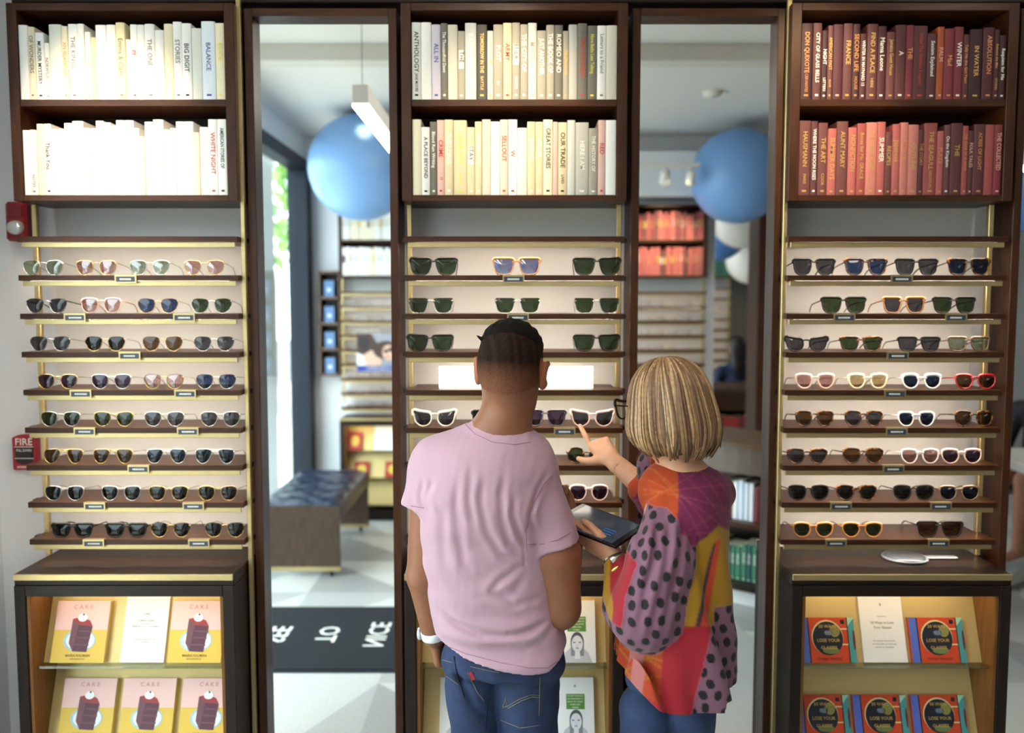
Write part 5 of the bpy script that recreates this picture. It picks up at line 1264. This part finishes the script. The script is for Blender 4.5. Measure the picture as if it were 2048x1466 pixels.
# blouse
def wom_blouse(p, split_=0):
    d = loft(p, WSH, e=2.2, kt=.05)
    d = su(d, cap(p, wp(1362, 962), wp(1418, 985), .045, .052), .04); d = su(d, cap(p, wp(1362, 962), wp(1322, 976, -.005), .047, .053), .05)
    # flare folds: deeper toward the hem
    th = np.arctan2(p[:, 1] - WY, p[:, 0] - .21); k = np.clip((1.36 - p[:, 2]) / .45, 0, 1)
    d = d + k * (.011 * np.sin(th * 15 + 2 * np.sin(p[:, 2] * 7)) + .006 * np.sin(th * 26 + 3 * p[:, 2] * 4)) + .002 * wob(p, 40, 9)
    # near sleeve: gathered balloon; pointing sleeve behind
    s = cap(p, wp(1340, 1010, -.04), wp(1322, 1120, -.09), .048, .076); s = su(s, cap(p, wp(1322, 1120, -.09), wp(1300, 1215, -.08), .078, .092), .03)
    s = su(s, cap(p, wp(1285, 1235, -.07), wp(1248, 1212, -.02), .070, .046), .05); s = su(s, cap(p, wp(1248, 1215, -.02), wp(1238, 1135, .015), .048, .036), .02)
    u, v = px_of(p, WY - .08)
    g = np.clip((1300 - v) / 260, 0, 1); s = s + (.0045 * np.sin((u + (v - 1030) * .22) * .26) * np.clip((v - 1028) / 30, 0, 1) + .004 * np.sin((u * .8 + v * .3) * .17 + 1)) * g + .002 * wob(p, 55, 3)
    if split_ == 1: return d, s
    d = su(d, s, .012)
    r_ = cap(p, wp(1425, 985, .02), RE, .055, .058); r_ = su(r_, cap(p, RE, RE + (RW - RE) * .28, .058, .048), .02); r_ = su(r_, ell3(p, np.array(pt(1294, 940, -.50)), (.030, .045, .055)), .02)
    d = su(d, r_ + .003 * wob(p, 60, 7), .01)
    nk = cap(p, wp(1370, 946, .0), wp(1352, 870, .01), .052, .05); d = sx_(d, -nk, .004)
    d = np.maximum(d, hemz(p, HEMW, WY) - p[:, 2])
    return d
HEMW = [(1200, 1322), (1237, 1345), (1270, 1370), (1310, 1398), (1345, 1415), (1385, 1421), (1413, 1410), (1440, 1409), (1444, 1388), (1485, 1380)]
PB, PF = surf(wom_blouse, (.11, -1.0, .80), (.60, -.36, 1.50), .0031)
C_ = {k: lcol(v) for k, v in dict(mag='65193f', line='85374a', org='a43c14', orl='b85c2a', mus='9a6f14', red='921824', ora='b03a1a', pnk='de98b8', dot='1a1416', dk='3a2430', sm='a5605c', blk='2c2426').items()}
def blouse_tint(V):
    n = len(V); u, v = px_of(V, WY - .12); c = np.tile(C_['mag'], (n, 1)); us, vs = px_of(V, WY - .16)
    q = V @ rotm(.3)
    def lines(sc, cc, base, w=.0011, sd=1):
        r = np.random.RandomState(sd); m = np.zeros(n, bool)
        for i in range(7):
            a = r.rand() * 3.14; per = .08 + r.rand() * .07; t = (V[:, 0] * math.cos(a) + V[:, 2] * math.sin(a) + V[:, 1] * .3 + r.rand()) % per; m |= np.abs(t - per / 2) < w
        return m
    ln = lines(1, None, None); c[ln] = C_['line']
    m = inpoly(u, v, [(1280, 900), (1362, 925), (1366, 960), (1356, 1042), (1325, 1050), (1290, 1110), (1270, 1110)]) ; c[m] = C_['org']; c[m & ln] = C_['orl']
    m = inpoly(u, v, [(1355, 1135), (1392, 1090), (1440, 1055), (1480, 1080), (1500, 1225), (1455, 1225), (1440, 1245), (1415, 1262), (1380, 1252), (1340, 1250)]); c[m] = C_['mus']
    m = inpoly(u, v, [(1433, 1085), (1445, 1082), (1412, 1262), (1390, 1256)]); c[m] = C_['ora']; m = inpoly(u, v, [(1428, 1090), (1434, 1088), (1394, 1252), (1384, 1250)]); c[m] = C_['dk']
    m = (v > 1245) & (u < 1416 - (v - 1262) * .24); c[m] = C_['red']
    m = inpoly(u, v, [(1225, 1270), (1325, 1280), (1318, 1395), (1225, 1370)]); c[m] = C_['ora'] * .8; c[m & ln] = C_['mus']
    m = inpoly(u, v, [(1272, 1280), (1296, 1285), (1282, 1385), (1262, 1375)]); c[m] = C_['sm']
    pink = ((v > 1255) & (u >= 1416 - (v - 1262) * .24)) | ((u > 1430) & (v > 1218))
    c[pink] = C_['pnk']
    m = (v > 1240) & (u < 1235 + 0 * v) & (V[:, 1] > WY - .02); c[m] = C_['red']
    # near sleeve
    td, sd_ = wom_blouse(V.astype(np.float32), 1); sl = (sd_ < td) & (vs > 1030 + .0 * us) & (V[:, 1] < WY + .06)
    c[(sd_ < td) & ~sl & (V[:, 1] < WY + .06)] = C_['org']; c[(sd_ < td) & ~sl & (V[:, 1] < WY + .06) & ln] = C_['orl']; pink &= ~(sd_ < td)
    slw = inpoly(us, vs, [(1195, 1170), (1250, 1110), (1278, 1130), (1254, 1200), (1245, 1262), (1226, 1262)])
    c[sl] = C_['pnk']; pink = pink | sl
    slm = slw & (V[:, 1] < WY + .06) & (u < 1290)
    c[slm] = C_['red']; pink &= ~slm; m = slm & (us < 1240 - (vs - 1130) * .08); c[m] = C_['mus']
    # pointing sleeve
    fr = (V[:, 1] > WY + .06) & (u < 1345) & (v < 1045); pk2 = fr & (v < 1012); c[pk2] = C_['pnk']; pink = pink | pk2
    c[fr & (v >= 1012) & (v < 1022)] = C_['blk']; c[fr & (v >= 1022)] = C_['ora']; c[fr & (u < 1300) & (v >= 1022) & (v < 1100)] = C_['ora']
    # dots
    idx = np.flatnonzero(pink); r = np.random.RandomState(4); r.shuffle(idx); pts = []; VP = V[idx]; cell = {}
    for i, p in zip(idx, VP):
        k = tuple((p / .034).astype(int)); ok = True
        for a in (-1, 0, 1):
            for b in (-1, 0, 1):
                for d_ in (-1, 0, 1):
                    for o in cell.get((k[0] + a, k[1] + b, k[2] + d_), ()):
                        if (p[0] - o[0]) ** 2 + (p[1] - o[1]) ** 2 + (p[2] - o[2]) ** 2 < .0305 ** 2: ok = False; break
                    if not ok: break
                if not ok: break
            if not ok: break
        if ok: cell.setdefault(k, []).append(p); pts.append(p)
    D = np.full(len(idx), 1.0)
    for p in pts:
        dq = V[idx] - p; rr = .0116; a = r.rand() * .8 - .2; e = (dq[:, 0] * math.cos(a) + dq[:, 2] * math.sin(a)) * 1.22; f = -dq[:, 0] * math.sin(a) + dq[:, 2] * math.cos(a)
        D = np.minimum(D, np.sqrt(e * e + f * f * .8 + dq[:, 1] ** 2) / rr)
    w = np.clip((1.10 - D) / .2, 0, 1)[:, None]; e = np.concatenate([PF[:, [0, 1]], PF[:, [1, 2]], PF[:, [2, 3]], PF[:, [3, 0]]]); e = np.concatenate([e, e[:, ::-1]]); dg = np.bincount(e[:, 0], minlength=n)[:, None]
    for _ in range(2): c = .5 * c + .5 * np.stack([np.bincount(e[:, 0], c[e[:, 1], a], n) for a in range(3)], 1) / dg; c[idx] = c[idx] * (1 - w) + C_['dot'] * w
    return c
omesh('blouse', [(PB, PF)], Mattr('blouse fabric', .8, (600, .1), .25, sheen=.15), wom, blouse_tint)
JW = rows_px([(1300, 1262, 1410, .09, .0), (1340, 1250, 1420, .10, .0), (1400, 1246, 1422, .105, .0), (1430, 1246, 1421, .10, .0)], WY)
def wom_jeans(p):
    d = loft(p, JW, bot=.80, e=2.4, kt=.03); zl = wp(1290, 1466)[2]
    for x, sg in ((1292, -1), (1376, 1)):
        X = wp(x, 1466)[0]; d = su(d, su(cap(p, wp(x, 1420, -.005), (X, WY, zl - .05), .068, .062), cap(p, (X, WY, zl - .05), (X, WY, .1), .062, .042), .02), .012)
    return np.maximum(d + .0022 * wob(p, 45, 2), .05 - p[:, 2])
omesh('jeans', [surf(wom_jeans, (.18, -.9, .04), (.52, -.58, .95), .007)], M('blue denim', '2a3d63', .8, noise=('20304f', 25, 5, .3, .7), bump=(500, .4)), wom)
for x in (wp(1292, 1466)[0], wp(1376, 1466)[0]):
    f = shoe_f((x, WY, .001)); omesh('shoe', [surf(f, (x - .08, WY - .14, -.005), (x + .08, WY + .19, .17), .007)], M('brown leather', '5a3a28', .5), wom)
# hair: under-shell plus hundreds of strands, one mesh
def wom_hair():
    prof = [(.02, .121), (.30, .117), (.58, .102), (.80, .076), (.93, .040), (1.00, .0), (1.05, -.036), (1.03, -.066), (.92, -.094), (.72, -.114)]
    RX, RY = .093, .103; r = random.Random(11); b = MB(); W4 = Matrix([list(map(float, row)) for row in WHR]).to_4x4(); W4.translation = Vector(tuple(WHC))
    cols = [M('hair blond', 'a07a54', .5, noise=('86643f', 120, 3, .35, .65)), M('hair dark blond', '7a5839', .5, noise=('66482e', 120, 3, .35, .65)), M('hair light blond', 'bf9a6e', .46, noise=('a07c54', 120, 3, .35, .65)), M('hair brown', '5f4430', .5)]
    def P(phi, i, k, j=0.0):
        rr, z = prof[i]; a = phi + j
        dz = .0
        if i > 5: dz = .034 * max(0, math.cos(phi)) * (i - 5) / 4
        return (math.sin(a) * RX * rr * k, -.008 + math.cos(a) * RY * rr * k, z + dz)
    n = 60; V = []; F = []
    for i in range(len(prof)):
        for m in range(n + 1):
            phi = R(42) + (2 * math.pi - R(84)) * m / n; V.append(P(phi, i, .955))
    for i in range(len(prof) - 1):
        for m in range(n): a = i * (n + 1) + m; F.append((a, a + 1, a + n + 2, a + n + 1))
    b.add(V, F, cols[1], True, W4)
    CL = []
    for c_ in range(150): CL.append((r.uniform(R(30), 2 * math.pi - R(30)), r.uniform(-.22, .20), r.uniform(-.02, .02), r.choices((0, 1, 2, 3), (42, 34, 16, 8))[0], r.uniform(.965, 1.03), r.uniform(-.014, .008), r.uniform(0, .10) if r.random() < .3 else 0))
    for s in range(1500):
        cphi, wv, lz, ci, cl_, dz_, flick = CL[s % 150]; phi = cphi + r.gauss(0, .035); lay = cl_ + r.uniform(-.012, .012); j0 = r.uniform(-.03, .03); wv += r.uniform(-.03, .03); end = r.choice((9, 9, 9, 8)); st = r.choice((0, 0, 1, 1, 2))
        lump = 1 + .02 * math.sin(phi * 5 + 1) + flick
        pts = []
        for i in range(st, end + 1):
            t = i / 9; x, y, z = P(phi, i, lay * (1 + (lump - 1) * t) * (1 + (.05 * r.random() if i == end else 0)), j0 * t + wv * math.sin(t * 3.0) * t)
            pts.append(Vector((x, y, z + dz_ * t * t + r.uniform(-.006, .006) * (i == end))))
        Q = []
        for i in range(len(pts) - 1):
            Q.append(pts[i]); p0 = pts[max(i - 1, 0)]; p3 = pts[min(i + 2, len(pts) - 1)]
            Q.append(.5625 * (pts[i] + pts[i + 1]) - .0625 * (p0 + p3))
        Q.append(pts[-1]); R0 = r.uniform(.0014, .0032); m = cols[ci if r.random() < .7 else r.choice((0, 1, 2))]
        rad = [R0 * (.5 + .5 * min(1, i / 3)) * (1 - .75 * max(0, (i / len(Q) - .75) / .25)) for i in range(len(Q))]
        b.tube(Q, rad, m, 5, W4, True, 1.5)
    return b.obj('hair', wom)
wom_hair()
# her eyeglasses
g = glasses(0, 0, 0, 'cat', 'k', 'l', 'black framed eyeglasses worn by the blonde woman', None, w=.052, h=.040, name='eyeglasses', thick=.0032)
gq = Matrix([list(map(float, row)) for row in WHR]).to_4x4() @ Matrix.Rotation(math.pi, 4, 'Z'); gq.translation = Vector(tuple(WHC + WHR @ np.array([0, .108, -.022]))); g.matrix_world = gq
for ch in g.children:
    if ch.name.startswith('lens'): ch.data.materials[0] = Mglass('clear lens', 'eef2f0', .06)
# wrist things
def band(c, ax, prof, m, name, label, cat, parent=None):
    T = Matrix.Translation(tuple(c)) @ Vector(tuple(ax)).to_track_quat('Z', 'Y').to_matrix().to_4x4()
    o = MB().lathe(prof, m, 30, T).obj(name, parent)
    if label: tag(o, label, cat)
    return o, T
axl = (LW - LE_) / np.linalg.norm(LW - LE_)
o, T = band(LW - axl * .012, axl, [(.0265, -.010), (.0295, -.009), (.0295, .009), (.0265, .010)], M('steel bracelet', 'c9c2b0', .25, .9), 'wristwatch', 'steel and gold wristwatch on the wrist of the woman', 'watch')
MB().lathe([(0, .030), (.014, .030), (.015, .036), (0, .037)], M('gold wire'), 20, T @ Matrix.Rotation(R(90), 4, 'X')).obj('watch_case', o)
band(LW - axl * .036, axl, [(.029, -.006), (.033, -.004), (.033, .004), (.029, .006)], M('gold bangle', 'd8ae5a', .2, .95), 'bracelet', 'chunky gold bracelet above the wristwatch of the woman', 'bracelet')
# tablet
A, B_, D_ = np.array(pt(1165, 1006, -.53)), np.array(pt(1270, 1044, -.64)), np.array(pt(1118, 1042, -.63))
ex = (B_ - A); ex /= np.linalg.norm(ex); ey = D_ - A; ey = ey - ex * (ey @ ex); ey /= np.linalg.norm(ey); w_, h_ = .205, .138
T = Matrix(((ex[0], ey[0], 0, A[0]), (ex[1], ey[1], 0, A[1]), (ex[2], ey[2], 0, A[2]), (0, 0, 0, 1))); nz = np.cross(ex, ey); sgn = 1 if nz[2] > 0 else -1
for i in range(3): T[i][2] = nz[i] * sgn
t = MB().box(0, w_, 0, h_, -.008, 0, M('tablet black', '0d0e10', .15, coat=.5), .002, T).obj('tablet'); tag(t, 'black tablet held in the hand of the blonde woman', 'tablet')
b = MB().box(.016, w_ - .016, .006, h_ - .006, .0002, .0006, M('tablet screen', '1c2530', .08, emit=.06, ecol='7f93ad', coat=1), 0, T)
for i in range(3): b.box(.13, .165, .075 + i * .012, .079 + i * .012, .0008, .001, M('screen text blue', '2f62a8', .2, emit=.15), 0, T)
b.obj('screen', t)

# ------------------------------------------------------------------ people seen only in the mirrors
def seated(root, yaw, cols, label, hairlong=True, z0=.62, legs=False):
    Rm = rotm(yaw); o = np.array(root, np.float32)
    L = lambda f: (lambda p: f((p - o) @ Rm))
    hc = np.array([0, .03, z0 + .66])
    def body(q):
        d = head_f(q - hc.astype(np.float32)); d = su(d, cap(q, (0, 0, z0 + .60), (0, -.01, z0 + .48), .045, .055), .03)
        d = su(d, cap(q, (-.15, 0, z0 + .43), (.15, 0, z0 + .43), .05, .05), .05); d = su(d, cap(q, (0, 0, z0 + .40), (0, 0, z0 + .06), .11, .12, (0, 1, 0), .75), .05)
        for s in (-1, 1):
            d = su(d, cap(q, (s * .18, 0, z0 + .42), (s * .23, .06, z0 + .16), .045, .038), .03); d = su(d, cap(q, (s * .23, .06, z0 + .16), (s * .12, .28, z0 + .20), .036, .026), .02); d = su(d, cap(q, (s * .12, .28, z0 + .20), (s * .09, .35, z0 + .19), .03, .02), .02)
            d = su(d, cap(q, (s * .09, .0, z0 + .02), (s * .11, .42, z0 + .03), .085, .062), .04); d = su(d, cap(q, (s * .11, .42, z0 + .03), (s * .11, .46, z0 - .40), .058, .036), .02); d = su(d, cap(q, (s * .11, .42, z0 - .42), (s * .11, .58, z0 - .43), .034, .028), .02)
        return d
    lo = o + np.array([-.75, -.75, -.05]); hi = o + np.array([.75, .75, z0 + .85])
    sk = lcol('c2886a')
    pb = omesh('person', [surf(L(body), lo, hi, .011)], SKIN, None, lambda V: np.tile(sk, (len(V), 1)))
    tag(pb, label, 'person')
    def top(q):
        d = cap(q, (-.16, 0, z0 + .43), (.16, 0, z0 + .43), .058, .058); d = su(d, cap(q, (0, 0, z0 + .42), (0, 0, z0 + .04), .13, .14, (0, 1, 0), .75), .05)
        for s in (-1, 1): d = su(d, cap(q, (s * .18, 0, z0 + .42), (s * .235, .06, z0 + .15), .056, .048), .03)
        return d
    def low(q):
        d = cap(q, (-.08, 0, z0 + .03), (.08, 0, z0 + .03), .11, .11)
        for s in (-1, 1):
            e = .44 if not legs else .26
            d = su(d, cap(q, (s * .09, .0, z0 + .03), (s * .11, e, z0 + .035), .098, .078), .04)
            if not legs: d = su(d, cap(q, (s * .11, .44, z0 + .035), (s * .11, .46, z0 - .36), .07, .05), .02)
        return d
    def hr(q):
        q = q - hc.astype(np.float32); d = ell3(q, (0, -.02, .035), (.088, .108, .10)); 
        if hairlong: d = su(d, cap(q, (0, -.06, .0), (0, -.09, -.24), .085, .07, (0, 1, 0), .6), .05)
        return np.maximum(d, -(ell3(q, (0, .10, -.04), (.07, .09, .11)))) + .004 * wob(q, 80, 2)
    omesh('top', [surf(L(top), lo, hi, .012)], M(*cols[0]), pb); omesh('trousers', [surf(L(low), lo, hi, .012)], M(*cols[1]), pb); omesh('hair', [surf(L(hr), lo, hi, .01)], M(*cols[2]), pb)
    for s in (-1, 1):
        f = L(lambda q: np.maximum(cap(q, (s * .11, .44, z0 - .57), (s * .11, .60, z0 - .58), .05, .045), z0 - .62 - q[:, 2] + .002)); 
        omesh('shoe', [surf(f, lo, hi, .012)], M('white leather', 'd8d6d2', .5), pb)
    return pb
seated((2.36, -6.30, 0), R(178), (('navy top', '1e2a48', .8), ('dark trousers', '20222a', .8), ('dark brown hair', '1e1410', .5)), 'person with long dark hair seated behind the far counter in the second mirror')
seated((3.5, -2.95, 0), R(60), (('black top', '15151a', .8), ('black shorts', '14141a', .8), ('dark brown hair', '1e1410', .5)), 'person in black top and shorts seated at the edge of the third mirror', False, .62, True)
def stool(x, y, label, yaw):
    t = empty('chair', (x, y, 0), label, 'chair', None, (0, 0, yaw)); wd = M('chair wood', '4a2e20', .4)
    MB().box(-.2, .2, -.2, .2, .50, .545, M('chair seat', '2a2422', .6), .012).obj('seat', t)
    for a in (-1, 1):
        for c in (-1, 1): MB().tube([(a * .17, c * .17, .5), (a * .23, c * .23, 0)], [.02, .011], wd, 10).obj('leg', t)
    MB().box(-.2, .2, -.22, -.2, .62, .86, M('chair seat'), .008).obj('backrest', t)
    for a in (-.16, .16): MB().tube([(a, -.19, .52), (a, -.21, .66)], .012, wd, 8).obj('back_post', t)
stool(3.5, -2.95, 'wooden chair with tapered legs under the person in shorts', R(60)); stool(2.36, -6.30, 'chair behind the far counter', R(178))
t = empty('white_table', (3.25, -2.35, 0), 'white table edge with small monitor, reflected at the third mirror', 'table')
MB().box(-.4, .5, -.3, .3, .80, .86, WHITE, .01).obj('tabletop', t); MB().lathe([(0, 0), (.2, 0), (.2, .015), (.03, .03), (.03, .8), (0, .8)], WHITE, 24).obj('pedestal', t)
